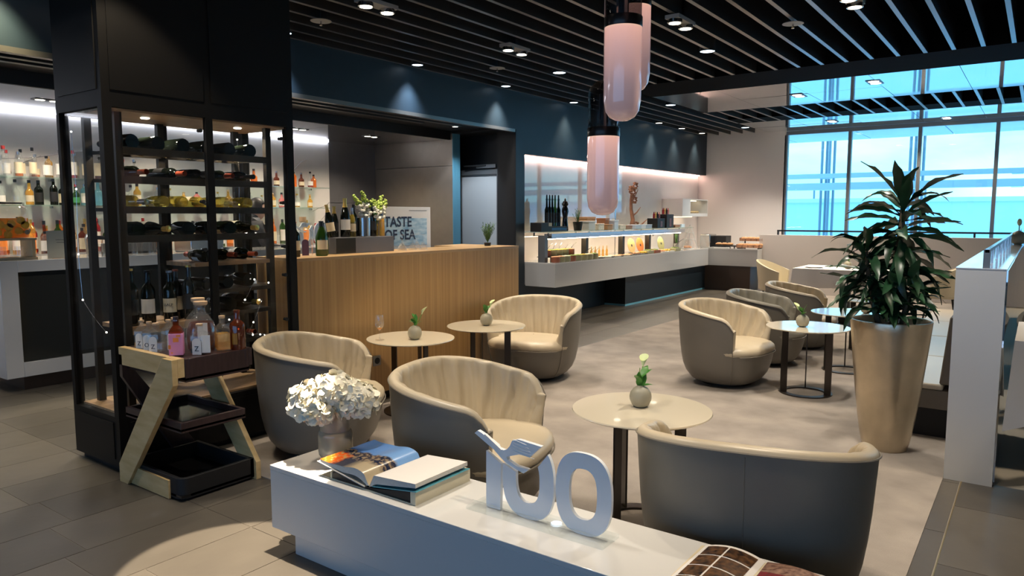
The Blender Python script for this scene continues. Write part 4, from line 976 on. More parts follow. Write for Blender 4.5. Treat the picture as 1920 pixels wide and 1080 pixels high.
for k in range(8):
    yy_, zz_ = (-.1, -.03, .05, .1, -.08, .0, .07, -.02)[k], (.05, .03, .06, .11, .11, .12, .145, .09)[k]
    o = MB().lathe([(0, 0), (.033, 0), (.033, .003), (0, .003)], (.1155, yy_, zz_), 14, Matrix.Rotation(PI/2, 4, 'Y')).build('orange_slice', 'orange_slice', jd)
for k, y in enumerate((-.04, .05)):
    t = thing('glass_mug', '%s handled glass mug under the juice dispenser' % ('left', 'right')[k], 'mug', (-6.93, 2.43+y*1.4, 1.0985)); MB().lathe([(0, 0), (.032, 0), (.034, .09), (.031, .09), (.030, .008), (0, .008)], n=14).build('cup', 'clear_glass', t)
    MB().tube([(0, .033, .02), (0, .055, .03), (0, .055, .065), (0, .033, .075)], .004, 6).build('handle', 'clear_glass', t)
mc = thing('menu_card', 'cream menu card with floral corner propped on the bar counter', 'menu card', (-6.84, 2.68, 1.081), R(-20))
MB().prism([(0, 0), (.012, 0), (-.028, .235), (-.04, .235)], -.0, .21, 'Y').build('card', 'label_cream', mc)
for k in range(5): MB().tube([(-.022, .015+k*.012, .19-.02*k), (-.028, .05+k*.006, .215-.01*k)], .0012, 4).build('floral_stroke', 'label_orange', mc)
for k, w in enumerate((.05, .06, .09, .07, .08)): MB().box(-.012-.0055*(4-k)+.006, .105-w/2, .06+.024*k, -.0105-.0055*(4-k)+.006+.0015, .105+w/2, .063+.024*k).build('text_line', 'ink', mc)
# glasses standing by
gm = [(0, 0), (.026, 0), (.030, .11), (.028, .11), (.024, .006), (0, .006)]
GLM = MB().lathe(gm, n=14).mesh('tumbler', 'clear_glass', 50)
for i in range(9):
    o = put('tumbler', GLM, None, (-6.9+.05*(i % 2), 3.05+.075*i, 1.0805)); tag(o, '%s clear tumbler from the left on the white bar counter' % ORD[i], 'glass', 'tumblers on the white bar counter')
sh = thing('cocktail_shaker', 'steel cocktail shaker behind the tumblers on the bar counter', 'shaker', (-7.05, 3.12, 1.0805)); MB().lathe([(0, 0), (.032, 0), (.042, .15), (.030, .19), (.018, .2), (.018, .23), (0, .235)], n=18).build('body', 'steel', sh)
gt = thing('glass_tray', 'black tray of stacked glassware on the white bar counter', 'tray', (-7.15, 3.30, 1.0805)); MB().box(-.08, 0, 0, .08, .45, .02).build('base', 'black', gt); MB().box(-.08, 0, .02, .08, .45, .10).build('rack_side', 'frame_grey', gt)
cm = thing('coffee_machine', 'steel bar machine behind the wine cabinet', 'machine', (-7.0, 3.98, 1.0805)); MB().box(-.16, 0, 0, .16, .36, .14).build('body', 'steel', cm, bev=.01); MB().ball((0, .18, .15), (.13, .15, .07), 16, 8).build('dome', 'clear_glass', cm); MB().box(-.17, -.01, .14, .17, .37, .155).build('rim', 'black', cm)
# ---- bartender
mat('skin', (.55, .33, .24), .5); mat('hair', (.012, .010, .009), .5); mat('suit', (.018, .019, .024), .75); mat('shirt', (.72, .72, .74), .7); mat('tie', (.02, .03, .08), .5)
pe = thing('person', 'bartender in a dark suit and white collar seen through the wine cabinet', 'person', (-7.56, 5.17, 0), R(78))
def skin_mesh(name, verts, edges, m, parent, root=0, sub=2):
    me = bpy.data.meshes.new(name); me.from_pydata([v[0] for v in verts], edges, []); me.update()
    o = put(name, me, parent); me.materials.append(MATS[m])
    s = o.modifiers.new('skin', 'SKIN'); s.use_smooth_shade = True
    for i, v in enumerate(verts):
        r = v[1]; me.skin_vertices[0].data[i].radius = (r, r) if not isinstance(r, tuple) else r
        me.skin_vertices[0].data[i].use_root = (i == root)
    b = o.modifiers.new('subdivision', 'SUBSURF'); b.levels = sub; b.render_levels = sub
    return o
BV = [((0, 0, .92), (.15, .11)), ((0, 0, 1.08), (.145, .10)), ((.01, 0, 1.24), (.165, .115)), ((.0, 0, 1.345), (.10, .075)), ((.02, 0, 1.41), .052), ((.045, 0, 1.475), .055),
      ((0, .17, 1.325), .065), ((.06, .215, 1.10), .052), ((.25, .17, 1.06), .040), ((.33, .15, 1.075), .032),
      ((0, -.17, 1.325), .065), ((.06, -.215, 1.10), .052), ((.25, -.17, 1.06), .040), ((.33, -.15, 1.075), .032),
      ((0, .09, .80), .095), ((.01, .095, .48), .068), ((0, .095, .09), .046), ((.13, .10, .04), .04),
      ((0, -.09, .80), .095), ((.01, -.095, .48), .068), ((0, -.095, .09), .046), ((.13, -.10, .04), .04)]
BE = [(0, 1), (1, 2), (2, 3), (3, 4), (4, 5), (3, 6), (6, 7), (7, 8), (8, 9), (3, 10), (10, 11), (11, 12), (12, 13), (0, 14), (14, 15), (15, 16), (16, 17), (0, 18), (18, 19), (19, 20), (20, 21)]
skin_mesh('suit', BV, BE, 'suit', pe)
hm = MB()
def headp(i, j):
    n = 20; a = 2*PI*i/n; v = j/12; th = PI*v; rr = math.sin(th); z = math.cos(th)*.125
    fx = .098*rr*math.cos(a)*(1.0 if math.cos(a) > 0 else .98); fy = .076*rr*math.sin(a)
    if math.cos(a) > .75 and .48 < v < .62: fx += .016*(math.cos(a)-.75)*4
    if v > .6: k = (v-.6)/.4; fx = fx*(1-.2*k)+.018*k; fy *= 1-.25*k
    return (.075+fx, fy, 1.515+z)
hm.grid(headp, 20, 13, True); head = hm.build('head', 'skin', pe, 80)
for s in (-1, 1):
    MB().ball((.058, s*.078, 1.50), (.022, .009, .032), 8, 6).build('ear', 'skin', head); MB().ball((.160, s*.030, 1.52), (.010, .013, .008), 8, 6).build('eye', 'ink', head)
MB().ball((.165, 0, 1.455), (.010, .024, .006), 8, 5).build('mouth', 'cap_red', head)
hr = MB(); hr.grid(lambda i, j: (lambda p: (.07+(p[0]-.075)*1.09, p[1]*1.09, 1.517+(p[2]-1.515)*1.09+.006))(headp(i, j*.62)), 20, 13, True)
hr.v = [(x if not (x > .105 and z < 1.575) else x-.06, y, max(z, 1.475 if x < .05 else 1.535)) for x, y, z in hr.v]; hr.build('hair', 'hair', pe, 80)
MB().lathe([(.085, 1.355), (.074, 1.415), (.066, 1.42), (.066, 1.36)], (.022, 0, 0), 18).build('collar', 'shirt', pe)
MB().prism([(.104, 1.10), (.135, 1.28), (.085, 1.365), (.07, 1.36)], -.035, .035, 'Y').build('shirt_front', 'shirt', pe)
for s in (-1, 1):
    hd_ = MB().ball((.37, s*.15, 1.078), (.045, .032, .016), 10, 6)
    for k in range(4): hd_.tube([(.40, s*.15+(-.024+.016*k), 1.078), (.435+.006*(1.5-abs(k-1.5)), s*.15+(-.026+.017*k), 1.074), (.465+.008*(1.5-abs(k-1.5)), s*.15+(-.027+.017*k), 1.066)], [.008, .0075, .006], 6)
    hd_.tube([(.36, s*.12, 1.078), (.385, s*.10, 1.075), (.41, s*.096, 1.07)], [.009, .008, .006], 6); hd_.build('hand', 'skin', pe, 70)
# ---- on the oak bar
def oakb(x, y, kind, label, h=1.0): 
    t = thing('wine_bottle', label, 'bottle', (x, y, 1.151), R(-20), 'bottles on the oak bar'); wine(t, kind[0], kind[1], kind[2], kind[3], 130, 16, .25); t.scale = (1, 1, h); return t
oakb(-4.30, 3.285, (WINE, 'bt_dark', 'foil_red', 'label_cream'), 'red-necked wine bottle at the near left end of the oak bar', .80)
oakb(-4.27, 3.50, (CHAM, 'bt_green', 'foil_black', 'label_cream'), 'dark green wine bottle with black capsule on the oak bar', .80)
oakb(-4.38, 3.60, (CHAM, 'bt_green', 'foil_black', None), 'olive green wine bottle next to the grey box on the oak bar', .76)
jg = thing('gin_decanter', 'big square clear decanter with purple label on the oak bar', 'bottle', (-4.44, 3.47, 1.151), R(-25)); square_bottle(.115, .27, 0, 0).build('bottle_glass', 'bt_clear', jg, 40)
MB().prism(arch_label(.05, .12), .058, .0595, 'X').build('paper_label', 'label_purple', jg); MB().lathe([(0, .245), (.022, .245), (.026, .25), (.026, .285), (0, .285)], n=12).build('stopper', 'cork', jg)
gb = thing('grey_box', 'grey steel drinks box standing on the oak bar', 'box', (-4.52, 3.70, 1.151)); MB().box(0, 0, 0, .17, .62, .125).build('case', 'grey_metal', gb, bev=.003); MB().box(.17, .004, .004, .172, .2, .12).build('front_glass', 'dark_glass', gb)
for i, (y, x, kd, h, lb) in enumerate(((3.735, -4.43, KS, .80, 'gold-topped champagne bottle leaning at the left of the box'), (3.785, -4.46, KC, .75, 'pink-foiled champagne bottle on the grey box'), (3.86, -4.42, (CHAM, 'bt_dark', 'foil_gold', 'label_white'), .95, 'tall champagne bottle with gold foil on the grey box'), (3.93, -4.42, (CHAM, 'bt_yellow', 'foil_silver', 'label_cream'), .72, 'white-foiled sparkling bottle on the grey box'), (3.975, -4.45, KB, .82, 'dark bottle with blue capsule on the grey box'), (4.14, -4.41, KB, .85, 'slim dark bottle right of the steel bucket'), (4.235, -4.40, (WINE, 'bt_gold', 'foil_blue', None), .62, 'small golden bottle at the right end of the box'))):
    t = thing('wine_bottle', lb, 'bottle', (x, y, 1.277), R(-30), 'bottles on the grey box'); wine(t, kd[0], kd[1], kd[2], kd[3], 140, 14, .245); t.scale = (h*.95, h*.95, h)
    if i == 0: t.rotation_euler = (R(9), 0, R(-30))
bk = thing('steel_bucket', 'polished steel wine bucket on the grey box', 'bucket', (-4.43, 4.06, 1.277)); MB().lathe([(0, 0), (.052, 0), (.055, .004), (.058, .15), (.055, .15), (.052, .01), (0, .01)], n=24).build('body', 'steel', bk)
fv = thing('flower_vase', 'glass vase of white snapdragons on the oak bar', 'flower vase', (-4.44, 4.175, 1.277)); MB().lathe([(0, 0), (.038, 0), (.042, .10), (.039, .10), (.036, .006), (0, .006)], n=18).build('vase', 'bt_yellow', fv)
mat('floret', (.82, .80, .70), .6); mat('bud_green', (.38, .50, .10), .6)
rf = random.Random(4)
for k, (dy, dx, h) in enumerate(((-.17, -.03, .33), (-.11, .0, .36), (-.05, .04, .30), (.02, .0, .29), (.06, .03, .27), (.10, .0, .33), (.17, -.02, .30))):
    MB().tube([(0, 0, .01), (dx*.3, dy*.35, .14), (dx, dy, h)], .004, 5).build('stem', 'stem_green', fv)
    f = MB(); b = MB()
    for q in range(44):
        u = q/43; px, py, pz = dx*.3+(dx-dx*.3)*u, dy*.35+dy*.65*u, .14+(h-.14)*u; r_ = .040*(1-u*.75); a = rf.uniform(0, 6.28)
        (f if u < .62 else b).ball((px+r_*math.cos(a), py+r_*math.sin(a), pz), (.021*(1-u*.5), .021*(1-u*.5), .016*(1-u*.4)), 6, 4)
    tag(f.build('blossoms', 'floret', fv, 80), kind='stuff'); tag(b.build('buds', 'bud_green', fv, 80), kind='stuff')
for k in range(6):
    put('leaf', LF[k % 3], fv, (0, .0, .09), (R(rf.uniform(40, 75)), 0, k*1.05), (2.2, 2.2, 2.2))
po = thing('poster_sign', 'framed poster reading TASTE OF SEA behind the oak bar', 'sign', (-4.80, 4.61, .90))
mat('poster_white', (.60, .615, .64), .45); mat('sea', (.16, .33, .52), .5, col2=(.45, .60, .72), nscale=9, stretch=(1, 1.2, 4), detail=8); mat('sea_ink', (.012, .022, .06), .5)
MB().box(-.02, 0, 0, 0, .655, .625).build('frame', 'poster_white', po, bev=.003)
MB().box(0, .035, .265, .0015, .60, .52).build('sea_picture', 'sea', po)
text('headline', 'TASTE', .128, 'sea_ink', po, (.003, .035, .445), (PI/2, 0, PI/2), 'LEFT', .0006, .98, .0025)
text('headline', 'OF SEA', .128, 'sea_ink', po, (.003, .035, .325), (PI/2, 0, PI/2), 'LEFT', .0006, .98, .0025)
MB().box(0, .36, .588, .001, .60, .594).build('small_print', 'frame_grey', po); MB().box(0, .035, .245, .001, .16, .25).build('small_print', 'frame_grey', po)
IG = MB().lathe([(0, .135), (.03, .135), (.03, .133), (.004, .128), (.0035, .075), (.012, .06), (.034, .02), (.036, .0), (.034, 0), (.032, .02), (.010, .057), (0, .06)], n=18).mesh('upturned_glass', 'clear_glass', 50)
for i, (y, x) in enumerate(((4.40, -4.33), (4.46, -4.40), (4.53, -4.34), (4.62, -4.30), (4.67, -4.42))):
    o = put('upturned_glass', IG, None, (x, y, 1.151)); tag(o, '%s upturned stem glass from the left in front of the poster' % ORD[i], 'glass', 'upturned stem glasses on the oak bar')
mat('rosemary', (.07, .16, .05), .6)
ro = thing('potted_rosemary', 'small rosemary sprig pot at the right end of the oak bar', 'plant', (-4.36, 5.60, 1.151)); MB().lathe([(0, 0), (.03, 0), (.036, .03), (.03, .03), (0, .025)], n=14).build('pot', 'label_black', ro)
def needles(n, h, sp, seed, L=.018):
    r_ = random.Random(seed); st_ = MB(); nd = MB()
    for k in range(n):
        a = r_.uniform(0, 6.28); e = r_.uniform(.2, 1)*sp; hh = h*r_.uniform(.6, 1); tip = Vector((e*math.cos(a), e*math.sin(a), hh)); st_.tube([(0, 0, 0), tip*.5+Vector((0, 0, hh*.1)), tip], .0016, 4)
        for q in range(16):
            u = .15+.85*q/15; c = tip*u; b = r_.uniform(0, 6.28); d = Vector((math.cos(b), math.sin(b), .7))*L; w = Vector((-math.sin(b), math.cos(b), 0))*L*.13; nd.add([c-w, c+w, c+d], [(0, 1, 2)])
    return st_, nd
a_, b_ = needles(26, .19, .075, 3, .03); a_.xf(Matrix.Translation((0, 0, .03))).build('stems', 'stem_green', ro); tag(b_.xf(Matrix.Translation((0, 0, .03))).build('needles', 'rosemary', ro, None, fix=False), kind='stuff')
# ================================================================ ON THE BENCH
mat('acrylic_face', (.78, .82, .87), .18); mat('acrylic_edge', (.80, .80, .80), .3)
glass('acrylic', (.97, .985, .985), .06, .05, (.8, .82, .82), edge=.6)
def ring_strip(cx, cz, a, b, w, a0, a1, n=40, e=2.6):
    """band of a rounded-rectangle zero between two angles"""
    def pt(t, A, B): c, s = math.cos(t), math.sin(t); r = (abs(c/A)**e+abs(s/B)**e)**(-1/e); return (cx+c*r, cz+s*r)
    T = [a0+(a1-a0)*k/n for k in range(n+1)]
    return [pt(t, a, b) for t in T], [pt(t, a-w, b-w*1.0) for t in T]
def strip_solid(outer, inner, y0, y1, closed=False):
    m = MB(); n = len(outer); vs_ = [(p[0], y, p[1]) for y in (y0, y1) for L in (outer, inner) for p in L]; fs = []
    for i in range(n-1):
        a, b, c, d = i, n+i, 2*n+i, 3*n+i; fs += [(a, a+1, b+1, b), (c, d, d+1, c+1), (a, c, c+1, a+1), (b, b+1, d+1, d)]
    if not closed: fs += [(0, n, 3*n, 2*n), (n-1, 3*n-1, 4*n-1, 2*n-1)]
    return m.add(vs_, fs)
sg_ = thing('anniversary_sign', 'white standing 100 sign with stylised crane on the bench', 'sign', (-1.62, 1.955, BZ+.0008))
MB().box(-.005, 0, 0, .555, .115, .012).build('base_plate', 'acrylic', sg_); MB().box(-.02, .052, .0121, .57, .056, .014).build('slot', 'acrylic', sg_)
Y0_, Y1_ = .058, .072
MB().prism([(.0425, .002), (.106, .002), (.1105, .175), (.0435, .211)], Y0_, Y1_, 'Y').build('digit', 'acrylic_face', sg_)
o_, i_ = ring_strip(.2255, .1405, .108, .1405, .058, R(-200), R(52)); strip_solid(o_, i_, Y0_, Y1_).build('digit', 'acrylic_face', sg_, 30)
o_, i_ = ring_strip(.448, .1405, .106, .1395, .053, 0, 2*PI, 56); strip_solid(o_, i_, Y0_, Y1_, True).build('digit', 'acrylic_face', sg_, 30)
MB().prism([(-0.0084, 0.2669), (0.0055, 0.279), (0.0245, 0.2728), (0.0946, 0.2397), (0.0992, 0.2311), (0.1232, 0.2277), (0.1374, 0.2338), (0.1504, 0.2489), (0.1599, 0.2693), (0.1849, 0.2786), (0.2831, 0.271), (0.2352, 0.2238), (0.1905, 0.2255), (0.1374, 0.207), (0.1402, 0.1963), (0.1794, 0.1815), (0.23, 0.1786), (0.2098, 0.1614), (0.1683, 0.1712), (0.1374, 0.1821), (0.1118, 0.1972), (0.0801, 0.2212)], Y0_-.002, Y1_, 'Y').build('crane', 'acrylic_face', sg_)
MB().prism([(.040, .272), (.115, .228), (.108, .222), (.034, .265)], Y0_-.004, Y1_-.006, 'Y').build('crane_feather', 'acrylic_edge', sg_)
for k in range(5): MB().tube([(.165+.0*k, Y0_-.002, .232+.011*k), (.255-.008*k, Y0_-.002, .222+.011*k)], .0012, 4).build('wing_line', 'acrylic_edge', sg_)
s2 = dup(sg_, 'white 100 sign standing on the white bar counter beside the decanter', (-6.95, 5.30, 1.0815), PI/2)
# vase with hydrangeas
glass('smoke_glass', (.85, .78, .64), .05, .82, (.44, .37, .265), edge=.45); mat('petal', (.84, .79, .64), .6, noise=.08, nscale=20)
hv = thing('hydrangea_vase', 'smoked glass vase with a bunch of white hydrangeas on the bench', 'flower vase', (-2.425, 2.035, BZ+.0008))
MB().lathe([(0, 0), (.052, 0), (.060, .008), (.0615, .018), (.0715, .030), (.0735, .045), (.0735, .115), (.070, .128), (.0635, .134), (.063, .24), (.060, .24), (.0595, .12), (.056, .03), (0, .022)], n=36).build('vase', 'smoke_glass', hv)
MB().lathe([(.0640, .131), (.0655, .134), (.0640, .137)], n=36).build('ring_seam', 'clear_glass', hv)
rh = random.Random(8)
def head(c, r, n):
    m = MB(); c = Vector(c)
    for k in range(n):
        z = 1-1.75*(k+.5)/n; a = k*2.39996+rh.uniform(-.2, .2); s = math.sqrt(max(0, 1-z*z)); d = Vector((s*math.cos(a), s*math.sin(a), z)).normalized()
        P0 = c+Vector((d.x*r, d.y*r, d.z*r*.78))*rh.uniform(.90, 1.10); u = d.orthogonal().normalized(); v = d.cross(u); ro = rh.uniform(0, 6.28)
        for q in range(4):
            b = ro+q*PI/2+rh.uniform(-.2, .2); e = u*math.cos(b)+v*math.sin(b); f = d.cross(e); L = .034*rh.uniform(.8, 1.2); cup = rh.uniform(-.25, .5); tw = rh.uniform(-.25, .25)
            def pp(x, y): return P0+e*L*x+f*L*y+d*L*(cup*x*x+tw*y+.22*abs(y)*x)
            m.add([P0, pp(.35, -.38), pp(.75, -.50), pp(1.02, -.18), pp(1.0, .22), pp(.72, .50), pp(.33, .36), pp(.62, 0)], [(0, 1, 7), (1, 2, 7), (2, 3, 7), (3, 4, 7), (4, 5, 7), (5, 6, 7), (6, 0, 7)])
    m.ball(c, (r*.88, r*.88, r*.66), 14, 8)
    return m
for c, r in (((-.075, -.055, .255), .092), ((.075, .055, .265), .088), ((.0, .0, .295), .095), ((-.01, -.075, .235), .062), ((-.11, -.02, .235), .06)):
    tag(head(c, r, 95).build('flower_head', 'petal', hv, 80, fix=False), kind='stuff')
for k in range(4): MB().tube([(.02*math.cos(k*1.6), .02*math.sin(k*1.6), .03), (.03*math.cos(k*1.6+.6), .03*math.sin(k*1.6+.6), .25)], .004, 5).build('stem', 'stem_green', hv)
# open book on its cream stand
mat('paper', (.74, .71, .68), .6); mat('paper_edge', (.62, .60, .55), .7, noise=.15, nscale=90, stretch=(1, 1, 12)); mat('cover_teal', (.10, .36, .46), .4); mat('stand_cream', (.62, .57, .42), .6); mat('inside_black', (.004, .004, .005), .6)
def photo_mat():
    m, n, l = _new('photo_page'); o = n.new('ShaderNodeOutputMaterial'); b = n.new('ShaderNodeBsdfPrincipled'); b.inputs['Roughness'].default_value = .25; l.new(b.outputs[0], o.inputs[0])
    uv = n.new('ShaderNodeTexCoord'); sp_x = n.new('ShaderNodeSeparateXYZ'); l.new(uv.outputs['UV'], sp_x.inputs[0])
    nz = n.new('ShaderNodeTexNoise'); nz.inputs['Scale'].default_value = 7; nz.inputs['Detail'].default_value = 6; l.new(uv.outputs['UV'], nz.inputs[0])
    n2 = n.new('ShaderNodeTexNoise'); n2.inputs['Scale'].default_value = 16; n2.inputs['Detail'].default_value = 4; l.new(uv.outputs['UV'], n2.inputs[0])
    def mth(op, a, bb):
        q = n.new('ShaderNodeMath'); q.operation = op
        for i, x in enumerate((a, bb)):
            if isinstance(x, (int, float)): q.inputs[i].default_value = x
            else: l.new(x, q.inputs[i])
        return q.outputs[0]
    def mix(f, a, bb):
        q = n.new('ShaderNodeMix'); q.data_type = 'RGBA'
        l.new(f, q.inputs[0]) if not isinstance(f, float) else None
        for i, x in ((6, a), (7, bb)):
            if isinstance(x, tuple): q.inputs[i].default_value = (*x, 1)
            else: l.new(x, q.inputs[i])
        return q.outputs[2]
    def step(x, a, w=.02): q = n.new('ShaderNodeMapRange'); q.inputs[1].default_value = a-w; q.inputs[2].default_value = a+w; l.new(x, q.inputs[0]); return q.outputs[0]
    U, V = sp_x.outputs[0], sp_x.outputs[1]           # U 0 outer edge .. 1 spine, V 0 near .. 1 far
    Vw = mth('ADD', V, mth('MULTIPLY', mth('SUBTRACT', nz.outputs[0], .5), .25))
    sky = mix(step(U, .55, .5), (.05, .17, .50), (.22, .42, .75))
    ground = mix(step(n2.outputs[0], .52, .05), (.016, .022, .05), (.26, .19, .12))
    ground = mix(step(Vw, .28, .05), mix(step(U, .55, .1), (.03, .035, .06), (.40, .33, .22)), ground)
    c = mix(step(Vw, .55, .03), ground, sky)
    red = mth('MULTIPLY', mth('SUBTRACT', 1.0, step(mth('ADD', U, mth('MULTIPLY', nz.outputs[0], .2)), .36, .04)), mth('SUBTRACT', 1.0, step(Vw, .38, .03)))
    c = mix(red, c, mix(step(n2.outputs[0], .55, .04), (.80, .12, .01), (.55, .30, .10)))
    l.new(c, b.inputs['Base Color']); return m
photo_mat()
mat('dark_photo', (.004, .003, .003), .3, col2=(.16, .075, .028), nscale=55, detail=7); mat('red_photo', (.22, .02, .03), .3, col2=(.10, .03, .02), nscale=24, stretch=(6, 1, 1), detail=4); mat('brown_photo', (.07, .025, .02), .35, col2=(.36, .22, .15), nscale=60, detail=7)
def uvgrid(fn, nu, nv, name, m, parent):
    mb = MB(); mb.grid(fn, nu, nv); me = mb.mesh(name, m, 80, False); uvl = me.uv_layers.new(name='UVMap')
    for lp in me.loops:
        vi = lp.vertex_index; uvl.data[lp.index].uv = ((vi % nu)/(nu-1), (vi//nu)/(nv-1))
    return put(name, me, parent)
bs_ = thing('book_stand', 'cream cardboard book stand under the open photo book', 'book stand', (-2.32, 1.865, BZ+.0008))
MB().box(0, 0, 0, .53, .315, .004).build('board', 'stand_cream', bs_); MB().box(.505, 0, .004, .53, .315, .050).build('side', 'stand_cream', bs_); MB().box(.06, .002, .004, .068, .313, .03).build('side', 'stand_cream', bs_)
MB().prism([(.07, .004), (.505, .004), (.505, .046), (.30, .012), (.27, .012), (.07, .030)], .006, .309, 'Y').build('filling', 'inside_black', bs_)
bo = thing('photo_book', 'open photo book with a blue sky picture on its left page', 'book', (-2.32, 1.865, BZ+.0055))
SP = .285
def zl(u): return .066-.048*u+.030*math.sin(PI*u)**2*(.3+.7*u)+.034*sm(.45, .86, u)*(1-sm(.90, 1.0, u))
def zr(u): return .012+.050*sm(0, .12, u)+.010*u
uvgrid(lambda i, j: (.0+SP*i/24, .30*j/8, zl(i/24)+.004*(j/8)), 25, 9, 'left_page', 'photo_page', bo)
uvgrid(lambda i, j: (SP+.245*i/16, .30*j/4, zr(i/16)+.006*(i/16)), 17, 5, 'right_page', 'paper', bo)
def lower(fn, x0, x1, nm, drop, m_):
    mb = MB(); N = 20
    top = [(x0+(x1-x0)*k/N, fn(k/N)-.0006) for k in range(N+1)]; bot = [(x, max(.016 if nm else .0, z-drop(k/N))) for k, (x, z) in enumerate(top)]
    mb.add([(p[0], y, p[1]) for y in (.001, .299) for L in (top, bot) for p in L], [f for k in range(N) for f in ((k, k+1, N+1+k+1, N+1+k), (2*(N+1)+k, 3*(N+1)+k, 3*(N+1)+k+1, 2*(N+1)+k+1), (N+1+k, N+2+k, 3*(N+1)+k+1, 3*(N+1)+k))]+[(0, N+1, 3*(N+1), 2*(N+1)), (N, 2*N+1, 4*N+3, 3*N+2)])
    return mb
lower(zl, 0, SP, 1, lambda u: .010+.028*u, 0).build('page_block', 'paper_edge', bo, 30, fix=True)
lower(lambda u: zr(u)+.006*u, SP, SP+.245, 1, lambda u: .016+.02*(1-u), 0).build('page_block', 'paper_edge', bo, 30)
MB().prism([(SP+.02, .0175), (SP+.254, .049), (SP+.254, .0515), (SP+.02, .020)], -.003, .303, 'Y').build('cover', 'cover_teal', bo)
MB().prism([(-.012, .052), (SP-.02, .0085), (SP-.02, .0125), (-.012, .056)], -.006, .306, 'Y').build('cover', 'paper_edge', bo)
# magazine at the right end
mg = thing('magazine', 'open magazine with dark food photographs at the right end of the bench', 'magazine', (-.82, 1.83, BZ+.0008))
def mz(u): return .004+.020*math.sin(PI*u)**.9
def mr(u): return .004+.014*math.sin(PI*min(1, u*1.1+.02))
uvgrid(lambda i, j: (.19*i/12+.01*j/4, .345*j/4, mz(i/12)), 13, 5, 'left_page', 'paper', mg)
uvgrid(lambda i, j: (.205+.23*i/12, .345*j/4-.02*i/12, mr(i/12)), 13, 5, 'right_page', 'brown_photo', mg)
def patch(x0, x1, y0, y1, m, f, off=.0012, sx=.19, ox=0.0):
    mb = MB(); mb.grid(lambda i, j: (ox+x0+(x1-x0)*i/6+.01*(y0+(y1-y0)*j/2)/.345*(1 if ox == 0 else 0), y0+(y1-y0)*j/2-(.02*(x0+(x1-x0)*i/6)/.23 if ox else 0), f((x0+(x1-x0)*i/6)/sx)+off), 7, 3); return mb.build('picture', m, mg, 80, fix=False)
for (a, b) in ((.015, .080), (.086, .172)):
    for (c, d) in ((.02, .095), (.102, .175), (.182, .255), (.262, .330)): patch(a, b, c, d, 'dark_photo', mz)
patch(.0, .10, .0, .27, 'red_photo', mr, .0015, .23, .208)
MB().box(0, 0, 0, .44, .34, .0035).build('cover', 'label_cream', mg)
# second round bud vase already on tables; coaster shadows etc. come from light
# ================================================================ BUFFET ITEMS
CT = .8125
mat('terracotta', (.30, .09, .045), .45); mat('olive_pot', (.30, .28, .16), .45); mat('food_yellow', (.72, .45, .06), .6, noise=.3, nscale=70); mat('food_green', (.20, .30, .06), .6, noise=.4, nscale=70); mat('food_orange', (.75, .22, .05), .6, noise=.4, nscale=60, col2=(.80, .55, .35)); mat('food_white', (.75, .68, .55), .6, noise=.3, nscale=60)
mat('kraft', (.44, .25, .12), .6); mat('bread', (.42, .19, .075), .7, col2=(.62, .36, .17), nscale=12, detail=5); mat('crate_wood', (.40, .20, .11), .55, noise=.2, nscale=12); mat('driftwood', (.33, .15, .085), .65, noise=.3, nscale=18); mat('board_yellow', (.66, .44, .16), .5); mat('board_orange', (.78, .24, .04), .5); mat('board_olive', (.42, .40, .16), .5); mat('black_matte', (.01, .01, .011), .55); mat('slate', (.05, .05, .055), .6); mat('napkin', (.62, .72, .82), .7)
PB = {}
def bowl_mesh(m, r, h):
    k = ('b', m, r, h)
    if k not in PB: PB[k] = MB().lathe([(0, 0), (r*.9, 0), (r, .01), (r, h), (r*.92, h), (r*.9, .015), (0, .012)], n=20).mesh('pot', m, 40)
    return PB[k]
def heap(m, r, z, seed):
    k = ('h', m, r, seed)
    if k not in PB:
        rr = random.Random(seed); mb = MB()
        for q in range(16): a = rr.uniform(0, 6.28); d = r*math.sqrt(rr.random())*.8; mb.ball((d*math.cos(a), d*math.sin(a), .004+.010*(1-d/r)), (.022, .018, .012), 6, 4)
        PB[k] = mb.mesh('food', m, 80)
    return PB[k]
SPOON = MB().tube([(0, 0, 0), (.03, .06, .07), (.05, .11, .10)], .004, 5).mesh('spoon', 'steel')
def crock(x, y, z, pot, food, label, sp=True, r=.068, h=.085):
    t = thing('food_crock', label, 'bowl', (x, y, z), random.uniform(0, .6), 'salad crocks on the buffet')
    put('pot', bowl_mesh(pot, r, h), t); f = put('food', heap(food, r, h, 3), t, (0, 0, h-.012)); tag(f, kind='stuff')
    if sp: put('spoon', SPOON, t, (0, 0, h-.01))
    return t
ris = thing('crock_riser', 'black stepped riser under the rear buffet crocks', 'riser', (-5.46, 8.24, CT)); MB().box(-.10, 0, .06, .10, .78, .068).box(-.10, .04, 0, -.09, .06, .06).box(.09, .04, 0, .10, .06, .06).box(-.10, .72, 0, -.09, .74, .06).box(.09, .72, 0, .10, .74, .06).build('frame', 'black_matte', ris)
for i, (y, p_, f_) in enumerate(((8.315, 'terracotta', 'food_yellow'), (8.47, 'olive_pot', 'food_green'), (8.625, 'olive_pot', 'food_yellow'), (8.78, 'olive_pot', 'food_yellow'), (8.935, 'terracotta', 'food_orange'))):
    crock(-5.46, y, CT+.069, p_, f_, '%s crock from left on the raised back row of the buffet' % ORD[i])
for i, (y, p_, f_) in enumerate(((8.265, 'terracotta', 'food_orange'), (8.395, 'olive_pot', 'food_orange'), (8.535, 'olive_pot', 'food_white'), (8.685, 'terracotta', 'food_green'), (8.85, 'olive_pot', 'food_green'), (9.01, 'olive_pot', 'food_yellow'), (9.165, 'olive_pot', 'food_white'), (9.31, 'olive_pot', 'food_green'))):
    crock(-5.275, y, CT, p_, f_, '%s crock from left in the front row of the buffet' % ORD[i], i > 4, .063, .075)
